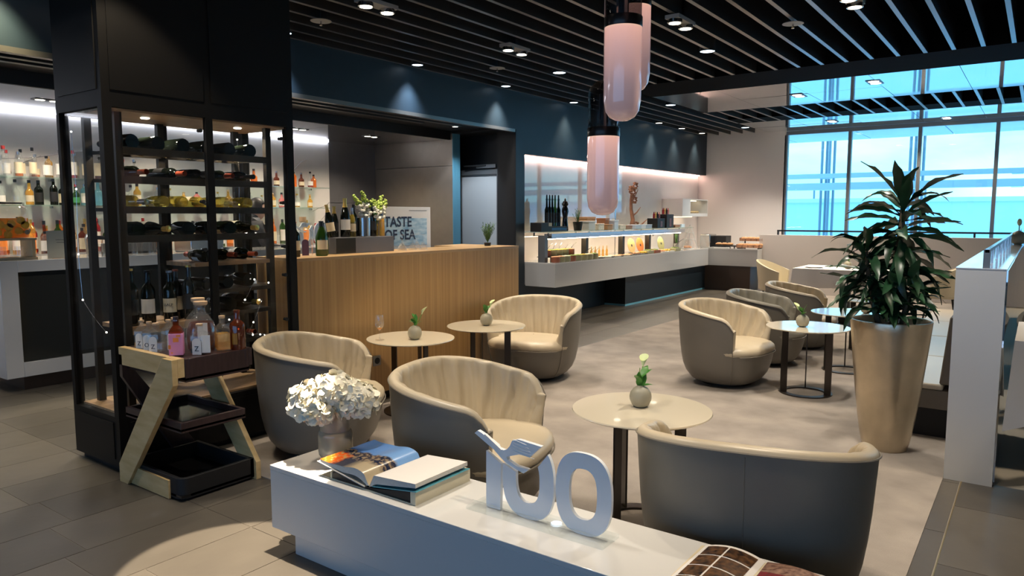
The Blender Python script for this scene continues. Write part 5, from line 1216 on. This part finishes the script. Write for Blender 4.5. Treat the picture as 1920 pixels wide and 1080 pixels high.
for i in range(7):
    y = 9.52+i*.155
    t = thing('starter_plate', '%s small starter plate from left beyond the buffet crocks' % ORD[i], 'plate', (-5.28+.03*(i % 2), y, CT), 0, 'starter plates on the buffet')
    MB().lathe([(0, 0), (.05, 0), (.068, .012), (.066, .014), (.048, .004), (0, .004)], n=20).build('dish', 'white_satin' if i % 2 else 'slate', t)
    tag(put('food', heap('food_orange' if i > 2 else 'food_white', .05, .01, 5+i % 2), t, (0, 0, .006)), kind='stuff')
for i in range(6):
    t = thing('dressing_bottle', '%s slim dressing bottle from left behind the starter plates' % ORD[i], 'bottle', (-5.45, 9.42+i*.12, CT), 0, 'dressing bottles on the buffet')
    MB().lathe([(0, 0), (.018, 0), (.018, .09), (.007, .12), (.007, .15), (0, .15)], n=10).build('bottle_glass', 'bt_gold', t); MB().lathe([(.009, .15), (.009, .165), (0, .165)], n=8).build('bottle_cap', 'cork', t)
for i, (y, f_) in enumerate(((10.72, 'food_orange'), (10.98, 'food_yellow'), (11.66, 'food_orange'), (11.95, 'food_yellow'))):
    t = thing('food_platter', '%s long platter of snacks from left on the buffet' % ORD[i], 'platter', (-5.30, y, CT), 0, 'platters on the buffet')
    MB().box(-.09, -.12, 0, .09, .12, .012).build('board', 'slate' if i < 2 else 'white_satin', t, bev=.004)
    tag(put('food', heap(f_, .085, .0, 20+i), t, (0, 0, .012), None, (1, 1.3, 1.4)), kind='stuff')
for i, (y, m_, lb) in enumerate(((10.95, 'board_yellow', 'round yellow serving board with a keyhole mark leaning behind the buffet platters'), (11.23, 'board_orange', 'round orange serving board leaning beside the yellow one'), (12.02, 'board_olive', 'round olive serving board leaning before a gantry post'))):
    t = thing('serving_board', lb, 'serving board', (-5.50+.02*i, y, CT), 0); M_ = Matrix.Translation((0, 0, .13)) @ Matrix.Rotation(R(78), 4, 'Y')
    MB().lathe([(0, 0), (.125, 0), (.13, .006), (.125, .012), (0, .012)], n=28, M=M_).build('disc', m_, t); MB().lathe([(0, .0125), (.022, .0125), (.022, .014), (0, .014)], n=12, M=M_).build('mark', 'black_matte', t); MB().box(-.02, -.05, 0, .05, .05, .012).build('foot', 'slate', t)
for i, (y, m_, lb) in enumerate(((11.10, 'olive_pot', 'wide olive serving tub at the front of the buffet'), (11.36, 'terracotta', 'terracotta square serving tub on the buffet'), (12.22, 'olive_pot', 'olive serving tub with tongs on the buffet'))):
    t = thing('serving_tub', lb, 'tub', (-5.27, y, CT)); MB().box(-.07, -.11, 0, .07, .11, .05).build('tub', m_, t, bev=.008); tag(put('food', heap('food_green', .07, .0, 31+i), t, (0, 0, .046)), kind='stuff')
    if i == 2: put('tongs', SPOON, t, (0, -.05, .05), None, (1.5, 2.2, 1.6))
for y, lb, px_ in ((9.22, 'potted rosemary in a black pot on the buffet shelf', -5.50), ):
    t = thing('potted_herb', lb, 'plant', (px_, y, 1.2215)); MB().lathe([(0, 0), (.055, 0), (.075, .13), (.066, .13), (.06, .11), (0, .11)], n=18).build('pot', 'black_matte', t)
    a_, b_ = needles(16, .22, .09, 9, .026); a_.xf(Matrix.Translation((0, 0, .10))).build('stems', 'stem_green', t); tag(b_.xf(Matrix.Translation((0, 0, .10))).build('needles', 'rosemary', t, None, fix=False), kind='stuff')
t = thing('potted_grass', 'small potted grass at the far end of the buffet gantry', 'plant', (-5.33, 12.42, CT)); MB().lathe([(0, 0), (.04, 0), (.045, .12), (.04, .12), (0, .11)], n=14).build('pot', 'fitting_grey', t)
a_, b_ = needles(18, .22, .03, 12, .03); tag(b_.xf(Matrix.Translation((0, 0, .11))).build('blades', 'leaf_fresh', t, None, fix=False), kind='stuff')
# on the gantry shelf
SZ = 1.2215
bxx = thing('card_holder', 'black box holder at the left end of the buffet shelf', 'box', (-5.50, 8.28, SZ)); MB().box(-.09, -.16, 0, .09, .10, .125).build('case', 'black_matte', bxx, bev=.004); MB().box(.091, .02, .075, .093, .1, .12).build('card', 'label_cream', bxx)
ot = thing('oil_tray', 'low black tray under the oil bottles on the buffet shelf', 'tray', (-5.52, 8.57, SZ)); MB().box(-.10, -.2, 0, .10, .22, .07).build('base', 'black_matte', ot, bev=.004); MB().box(.1, -.19, .015, .102, .21, .05).build('slot', 'black_gloss', ot)
OIL = [(0, 0), (.030, 0), (.030, .23), (.014, .275), (.013, .36), (.016, .36), (.016, .38), (0, .38)]
for i, (y, g_) in enumerate(((8.42, 'bt_dark'), (8.49, 'bt_dark'), (8.56, 'bt_dark'), (8.63, 'bt_green'), (8.72, 'bt_dark'))):
    t = thing('oil_bottle', '%s slim oil bottle from left on the buffet shelf tray' % ORD[i], 'bottle', (-5.52, y, SZ+.07), 0, 'oil bottles on the buffet shelf'); put('bottle_glass', bmesh_of(OIL, g_, 12), t); put('paper_label', sleeve(.0310, .05, .19, 'label_black', 150, 36), t); put('pourer', bmesh_of([(0, .44), (.010, .43), (.012, .38), (0, .38)], 'foil_black', 8, 'pourer'), t)
pm = thing('pepper_mill', 'tall black turned pepper mill on the buffet shelf', 'pepper mill', (-5.50, 8.865, SZ)); MB().lathe([(0, 0), (.045, 0), (.05, .02), (.040, .12), (.034, .2), (.05, .28), (.044, .32), (.03, .35), (.048, .38), (.03, .42), (.012, .43), (.014, .45), (0, .455)], n=20).build('body', 'black_gloss', pm); MB().ball((0, 0, .46), .011, 8, 6).build('knob', 'steel', pm)
for i, (y, w, h, m_, lb, x_) in enumerate(((9.47, .20, .14, 'label_white', 'stack of folded white napkins on the buffet shelf', -5.48), (9.70, .17, .10, 'food_white', 'stack of pale bowls on the buffet shelf', -5.45), (9.76, .26, .20, 'kraft', 'tall brown wooden box behind the pale bowls', -5.66), (9.92, .16, .085, 'kraft', 'low brown wooden box on the buffet shelf', -5.42), (10.07, .13, .18, 'crate_wood', 'upright brown card box under the pendant lamp', -5.55), (10.18, .13, .15, 'napkin', 'pale blue napkin box on the buffet shelf', -5.45), (10.40, .20, .07, 'food_white', 'cream flat box right of the napkin box', -5.45), (10.62, .22, .06, 'crate_wood', 'flat brown box near the driftwood branch', -5.45), (10.90, .22, .07, 'napkin', 'white box with blue light in its colour, left of the driftwood foot', -5.42), (11.20, .24, .07, 'napkin', 'white box with blue light in its colour, at the driftwood foot', -5.38), (12.55, .22, .05, 'crate_wood', 'flat brown box at the far end of the buffet shelf', -5.45), (12.80, .16, .06, 'napkin', 'grey-blue box at the very end of the buffet shelf', -5.45))):  # the two white boxes have blue light tinted into their colour
    t = thing('storage_box', lb, 'box', (x_, y, SZ), 0, 'boxes on the buffet shelf'); MB().box(-.08, -w/2, 0, .08, w/2, h*.8).build('box_body', m_, t, bev=.006); MB().box(-.083, -w/2-.003, h*.8, .083, w/2+.003, h).build('box_lid', m_, t, bev=.004)
dw = thing('driftwood_branch', 'twisted brown vine branch standing on the buffet shelf', 'branch', (-5.60, 11.16, SZ))
rdw = random.Random(2)
MB().tube([(0, 0, 0), (.01, .02, .15), (-.01, -.01, .32), (.0, -.04, .48), (.02, -.05, .6)], [.05, .036, .03, .026, .02], 8).build('trunk', 'driftwood', dw)
MB().tube([(.0, .0, .20), (.05, .08, .27), (.08, .16, .36)], [.016, .012, .005], 6).build('twig', 'driftwood', dw); MB().tube([(.0, .0, .02), (.1, .15, .06), (.15, .27, .15)], [.022, .016, .006], 6).build('twig', 'driftwood', dw); MB().tube([(0, -.03, .5), (.03, .06, .56), (.04, .14, .66)], [.014, .01, .004], 6).build('twig', 'driftwood', dw)
for (cy, cz, r_) in ((-.03, .62, .085), (.07, .72, .06), (.05, .48, .06), (.12, .05, .07), (-.09, .66, .05)):
    MB().tube([(.02+.02*math.sin(3*k), cy+(r_+.012*math.sin(k*2.1))*math.cos(k*.55), cz+(r_*.8)*math.sin(k*.55)) for k in range(16)], .015, 6).build('curl', 'driftwood', dw)
for i, (y, h, lb) in enumerate(((11.86, .17, 'lower black condiment caddy by the driftwood'), (12.24, .24, 'taller black condiment caddy by the warming cabinet'))):
    t = thing('condiment_caddy', lb, 'caddy', (-5.48, y, SZ)); MB().box(-.1, -.15, 0, .1, .15, h).build('case', 'black_matte', t, bev=.004); MB().box(.1, -.03, .02, .102, .05, h*.7).build('window', 'red_photo', t)
    for k in range(4):
        s_ = MB().lathe([(0, 0), (.02, 0), (.02, .07), (.01, .09), (.01, .11), (0, .11)], n=10).build('sauce_bottle', ('bt_red', 'bt_gold', 'bt_dark', 'bt_pink')[k], None, loc=(-5.47, y-.11+.07*k, SZ+h+.0005)); tag(s_, '%s small sauce bottle on the %s black caddy' % (ORD[k], ('lower', 'taller')[i]), 'bottle', 'sauce bottles on the caddies')
# corner: cake dome, toaster, bread racks
cd_ = thing('cake_dome', 'glass dome over pastries in the buffet corner', 'cake dome', (-5.42, 13.15, CT)); MB().lathe([(0, 0), (.12, 0), (.12, .012), (0, .012)], n=24).build('plate', 'white_satin', cd_); MB().lathe([(.11, .013), (.11, .10), (.09, .16), (.04, .20), (.012, .205), (.012, .23), (0, .235)], n=24).build('dome', 'clear_glass', cd_); tag(put('pastries', heap('food_orange', .08, 0, 41), cd_, (0, 0, .014), None, (1, 1, 2)), kind='stuff')
es = thing('etagere', 'white wire etagere stand with two tiers in the buffet corner', 'stand', (-5.52, 13.5, CT))
for a in (0, 2.1, 4.2): MB().tube([(.16*math.cos(a), .16*math.sin(a), 0), (.02*math.cos(a), .02*math.sin(a), .42)], .007, 6).build('leg', 'white_satin', es)
MB().lathe([(0, .16), (.12, .16), (.12, .17), (0, .17)], n=20).build('tier', 'white_satin', es); MB().lathe([(0, .29), (.08, .29), (.08, .30), (0, .3)], n=20).build('tier', 'white_satin', es); MB().ball((0, 0, .43), .02, 8, 6).build('knob', 'white_satin', es)
ts = thing('toaster', 'steel toaster beside the glass dome', 'toaster', (-5.30, 13.9, CT)); MB().box(-.1, -.18, 0, .1, .18, .26).build('body', 'steel', ts, bev=.015); MB().box(-.05, -.12, .255, .05, .12, .262).build('slots', 'black', ts)
bx2 = thing('toast_basket', 'black bread bin behind the bread racks', 'bin', (-5.12, 14.15, CT)); MB().box(-.14, -.15, 0, .14, .15, .23).build('case', 'black_matte', bx2, bev=.008); 
br = thing('bread_rack', 'two-tier wooden bread rack with slatted trays', 'rack', (-4.98, 13.72, CT))
for z0, x0, d0 in ((.02, .30, .0), (.14, .30, .18)):
    for k in range(4): MB().box(x0, d0+.015+k*.075, z0, x0+.44, d0+.065+k*.075, z0+.012).build('slat', 'crate_wood', br)
    MB().box(x0, d0, z0, x0+.012, d0+.32, z0+.06).box(x0+.43, d0, z0, x0+.442, d0+.32, z0+.06).box(x0, d0, z0, x0+.44, d0+.012, z0+.045).build('tray_frame', 'crate_wood', br)
    for k in range(3): MB().box(x0+.11+.11*k, d0-.004, z0, x0+.116+.11*k, d0, z0+.045).build('divider', 'black_matte', br)
MB().box(.31, .02, 0, .33, .48, .02).box(.70, .02, 0, .72, .48, .02).box(.30, .48, 0, .32, .50, .14).box(.72, .48, 0, .74, .50, .14).build('feet', 'black_matte', br)
MB().box(-.12, .04, .03, .26, .32, .05).box(-.12, .04, 0, -.10, .06, .03).box(.24, .04, 0, .26, .06, .03).build('side_tray', 'black_matte', br)
LO = MB().ball((0, 0, 0), (.10, .042, .034), 14, 8).mesh('crust', 'bread', 80)
def loaf(x, y, z, rz, label, s=1.0):
    t = thing('bread_loaf', label, 'bread', (x, y, z), rz, 'loaves on the bread racks'); put('crust', LO, t, (0, 0, .034*s), None, (s, s, s))
    for k in range(3): MB().tube([((-.04+.04*k)*s, -.02*s, .064*s), ((-.03+.04*k)*s, .02*s, .064*s)], .004, 4).build('score', 'food_white', t)
k = 0
for r_, (z0, d0, n_) in enumerate(((.033, .0, 5), (.153, .18, 4))):
    for q in range(n_): loaf(-4.98+.345+.09*q, 13.72+d0+.15+.02*(q % 2), CT+z0, R(70), '%s loaf from left on the %s bread tray' % (ORD[q], ('lower', 'upper')[r_]), .95)
for q in range(3): loaf(-5.06+.11*q, 13.84, CT+.051, R(60), '%s roll from left on the black side tray of the bread rack' % ORD[q], .8)
sc = thing('egg_tray', 'white ribbed paper tray in front of the bread rack', 'tray', (-5.04, 13.70, CT+.0005)); MB().box(-.06, -.04, 0, .24, .0, .02).build('tray', 'white_satin', sc)
# dining details
t = thing('bud_vase_pier', 'pale round vase with a lily standing on the white partition top', 'vase', (-.165, 8.45, 1.1705)); put('vase', VB, t, None, None, (1.3, 1.3, 1.25)); MB().tube([(0, 0, .1), (.0, .01, .2)], .005, 6).build('flower_stem', 'stem_green', t); MB().ball((0, .01, .21), (.02, .02, .035), 8, 6).build('lily_bloom', 'lily', t)
bud_vase(-2.0, 10.2, .7515, R(10), 'round bud vase standing on the far white tablecloth', 5, .9, 8)
for i, (x, y) in enumerate(((-2.42, 10.2), (-1.75, 10.45))):
    t = thing('place_setting', ('left', 'right')[i]+' white plate on the far dining table', 'plate', (x, y, .7512)); MB().lathe([(0, 0), (.08, 0), (.12, .012), (.118, .014), (.078, .004), (0, .004)], n=24).build('dish', 'white_satin', t)
for i, y in enumerate((5.05, 5.45)):
    t = thing('place_setting', ('nearer', 'farther')[i]+' steel cutlery rest on the table right of the pier', 'cutlery', (.02, y, .7512)); MB().box(-.04, -.09, 0, .04, .09, .004).build('napkin', 'label_white', t); MB().box(-.01, -.09, .004, .01, .09, .007).build('knife', 'steel', t)
# ================================================================ PENDANT LAMPS
def pend_mat():
    m, n, l = _new('pendant_milk'); o = n.new('ShaderNodeOutputMaterial'); b = n.new('ShaderNodeBsdfPrincipled'); l.new(b.outputs[0], o.inputs[0])
    b.inputs['Base Color'].default_value = (.55, .38, .36, 1); b.inputs['Roughness'].default_value = .12; b.inputs['Coat Weight'].default_value = .6
    tc = n.new('ShaderNodeTexCoord'); s = n.new('ShaderNodeSeparateXYZ'); l.new(tc.outputs['Object'], s.inputs[0])
    r = n.new('ShaderNodeValToRGB'); mr = n.new('ShaderNodeMapRange'); mr.inputs[1].default_value = 0; mr.inputs[2].default_value = .40; l.new(s.outputs[2], mr.inputs[0]); l.new(mr.outputs[0], r.inputs[0])
    e = r.color_ramp.elements; e[0].position = 0; e[0].color = (.10, .065, .07, 1); e[1].position = 1; e[1].color = (1.0, .66, .42, 1)
    for p_, c_ in ((.35, (.22, .14, .14)), (.75, (.55, .31, .27)), (.94, (.80, .42, .33))): k_ = e.new(p_); k_.color = (*c_, 1)
    l.new(r.outputs[0], b.inputs['Emission Color']); b.inputs['Emission Strength'].default_value = 0.9
    return m
pend_mat(); glass('smoke_dark', (.42, .40, .40), .10, .12, (.02, .018, .017), edge=.85); mat('bronze_band', (.03, .022, .018), .3, metal=.6); mat('cord', (.42, .30, .24), .6)
def pendant(x, y, z, label, r=.079, h=.39, up=.235, k=6):
    t = thing('pendant_lamp', label, 'lamp', (x, y, z), 0, 'glass capsule pendants')
    MB().lathe([(0, 0), (r*.35, .003), (r*.68, .016), (r*.90, .042), (r, .085), (r, h), (0, h)], n=36).build('lower_glass', 'pendant_milk', t)
    MB().lathe([(r*1.0, h-.004), (r*1.02, h), (r*1.02, h+.036), (r, h+.04), (0, h+.04)], n=36).build('metal_band', 'bronze_band', t)
    MB().lathe([(r*.97, h+.04), (r*.97, h+.04+up-.06), (r*.85, h+up), (r*.5, h+up+.028), (0, h+up+.034)], n=36).build('upper_glass', 'smoke_dark', t)
    MB().lathe([(0, h+.04), (.022, h+.04), (.022, h+.04+up*.7), (0, h+.04+up*.7)], n=12).build('lamp_holder', 'bronze_band', t)
    MB().tube([(0, 0, h+up+.03), (0, 0, CZ+.1-z)], .004, 6).build('cord', 'cord', t)
    return t
pendant(-1.775, 3.215, 1.447, 'lowest pink glass capsule pendant in front of the buffet')
pendant(-1.474, 2.829, 1.848, 'nearest tall pink glass capsule pendant above the lowest one')
pendant(-1.585, 3.144, 2.02, 'pink glass capsule pendant half hidden behind the nearest one')
pendant(-1.16, 2.48, 2.225, 'pink glass pendant whose rounded end just enters the top of the picture')
# ================================================================ CEILING LAMPS
def downlight(x, y, label, k=60, col=NEUTRAL, ang=75, lens='lens_cool', aim=(0, 0, -1), r=0.075, blend=.7, grp='ceiling downlights'):
    t = thing('downlight', label, 'lamp', (x, y, CZ-0.01), 0, grp)
    MB().lathe([(r*.93, .005), (r, 0), (r, .16), (0, .16)], n=20).build('housing', 'lamp_body', t)
    MB().lathe([(0, .004), (r*.93, .004)], n=20).build('lens', lens, t)
    spot(t, (0, 0, -0.012), k, col, ang, blend, 0.05, aim)
    return t
def twin_spot(x, y, z, label, k=50, col=WARM, aims=((0, 0, -1), (0, 0, -1)), ang=55, light=True):
    t = thing('twin_spotlight', label, 'lamp', (x, y, z), 0, 'twin ceiling spotlights')
    MB().box(-.06, -.17, .0, .06, .17, .03).build('plate', 'fitting_grey', t); MB().box(-.02, -.02, .03, .02, .02, .3).build('hanger', 'lamp_body', t)
    for s, a in zip((-1, 1), aims):
        h = MB().lathe([(.052, -.03), (.06, -.028), (.06, .03), (0, .03)], (0, s*.11, 0), 16).build('spot_head', 'reflector', t)
        MB().lathe([(0, -.02), (.05, -.02)], (0, s*.11, 0), 16).build('lens', 'lens_warm', h)
        if light: spot(t, (0, s*.11, -.05), k, col, ang, .4, .025, a)
    return t
WASH = [(0.4, WARM, 'lens_warm'), (2.0, (1.0, .86, .50), 'lens_warm'), (4.18, COOL, 'lens_cool'), (5.88, COOL, 'lens_cool'), (7.48, NEUTRAL, 'lens_cool'), (9.12, WARM, 'lens_cool'), (10.6, WARM, 'lens_warm'), (12.0, WARM, 'lens_warm'), (13.0, WARM, 'lens_warm'), (14.0, WARM, 'lens_warm')]
for i, (y, c_, ln) in enumerate(WASH):
    downlight(-5.525, y, '%s downlight along the navy wall, counted from the bar end' % ORD[i], 75 if y > 8 else 150, c_, 78, ln, (-.05, 0, -1), .062, 1.0)
for i, (x, y, k_) in enumerate(((-4.52, 7.14, 60), (-4.50, 10.16, 70), (-4.52, 13.55, 190), (-2.76, 7.08, 70), (-4.6, 1.0, 55))):  # the last one is added out of view to brighten the cart
    downlight(x, y, ('cool downlight over the aisle before the buffet start', 'downlight over the aisle midway along the buffet', 'downlight over the aisle at the white end wall', 'cool downlight right of the pendants over the lounge', 'added downlight brightening the bar cart front')[i], k_, NEUTRAL, 95, 'lens_cool', grp='aisle downlights')
TW_ = [(-4.16, 3.99), (-4.16, 5.78), (-2.49, 5.78), (-1.22, 5.93), (-2.49, 3.99), (-.8, 3.99), (-3.72, 1.75), (-2.30, 2.05), (-.7, 2.05), (-5.2, 2.5), (.9, 4.4), (.9, 6.6)]  # left aisle pair is added to brighten the white counter front
TWL = ['above the far end of the glass wine cabinet', 'over the oak bar, left of the pendants', 'right of the pendants near the window strip', 'cut by the upper picture edge right of the pendants', 'over the middle of the lounge', 'over the gold planter', 'above the bar cart', 'above the vase end of the bench', 'above the magazine end of the bench', 'added over the left aisle to brighten the bar counter', 'over the near right dining table', 'over the far right dining table']
for i, ((x, y), lb) in enumerate(zip(TW_, TWL)):
    twin_spot(x, y, CZ-.04, 'twin adjustable ceiling spotlight '+lb, {6: 46, 7: 66, 9: 70}.get(i, 78), NEUTRAL if i % 2 else WARM, ((.12, -.15, -1), (-.10, .15, -1)), 78)
for i, (x, y, lb) in enumerate(((-2.756, 10.39, 'left recessed lamp pair in the nearer mirror ceiling strip'), (-1.737, 9.90, 'right recessed lamp pair in the nearer mirror ceiling strip'), (-1.374, 14.2, 'right recessed lamp pair in the strip at the window'), (-3.017, 13.54, 'left recessed lamp pair in the strip at the window'))):
    t = thing('recessed_lamp', lb, 'lamp', (x, y, CZ-.008), 0, 'recessed lamps in the mirror ceiling')
    MB().box(-.08, -.15, 0, .08, .15, .006).build('plate', 'lamp_body', t)
    for s_ in (-1, 1): MB().lathe([(0, -.002), (.06, -.002)], (0, s_*.075, 0), 16).build('lens', 'lens_warm', t)
    spot(t, (0, 0, -.02), 210, WARM, 120, .6, .05, (0, -.1 if y > 12 else .0, -1))
for i, (x, y, lb) in enumerate(((-4.876, 4.05, 'left ceiling sprinkler disc above the wine cabinet'), (-4.865, 6.43, 'ceiling sprinkler disc over the oak bar end'), (-1.766, 6.41, 'pale ceiling sprinkler disc right of the pendants'))):
    t = thing('sprinkler', lb, 'sprinkler', (x, y, CZ-.03), 0, 'ceiling sprinklers')
    MB().lathe([(0, 0), (.085, 0), (.085, .004), (0, .004)], n=24).build('disc', 'fitting_grey', t); MB().tube([(0, 0, .2), (0, 0, -.03)], .008, 8).build('pipe', 'steel', t); MB().lathe([(0, -.04), (.014, -.036), (.006, -.02), (0, -.02)], n=10).build('nozzle', 'steel', t)
# fill lamps added to brighten the bar recess and its end walls
for i, (x, y, k_) in enumerate(((-7.45, 1.6, 70), (-7.45, 3.0, 85), (-7.45, 4.4, 85), (-7.45, 5.8, 85), (-7.35, 6.9, 85))):
    t = thing('bar_fill_lamp', '%s added fill spotlight in the mirror ceiling of the bar' % ORD[i], 'lamp', (x, y, 2.494), 0, 'added bar fill lamps')
    MB().box(-.05, -.12, 0, .05, .12, .005).build('plate', 'lamp_body', t)
    for s_ in (-1, 1): MB().lathe([(0, -.002), (.04, -.002)], (0, s_*.06, 0), 14).build('lens', 'lens_warm', t)
    spot(t, (0, 0, -.015), k_, WARM, 130, .7, .05, (-.1, 0, -1))
pool = thing('floor_spotlight', 'narrow ceiling spotlight throwing a pool on the tiles left of the bench', 'lamp', (-2.35, 1.95, CZ-.05))
MB().lathe([(.052, -.03), (.06, -.028), (.06, .03), (0, .03)], n=16).build('spot_head', 'reflector', pool); MB().tube([(0, 0, .03), (0, 0, .3)], .01, 6).build('hanger', 'lamp_body', pool)
spot(pool, (0, 0, -.04), 1400, WARM, 17, .12, .012, (-.095, -.10, -1))
t = thing('bar_fill_lamp', 'added fill spotlight in the black soffit brightening the service door', 'lamp', (-6.25, 7.35, 2.612))  # added lamp that brightens the service door
MB().lathe([(.04, -.02), (.045, -.018), (.045, .006), (0, .006)], n=14).build('spot_head', 'reflector', t); MB().lathe([(0, -.012), (.038, -.012)], n=14).build('lens', 'lens_warm', t)
spot(t, (0, 0, -.03), 60, COOL, 80, .6, .03, (-.25, .55, -1))
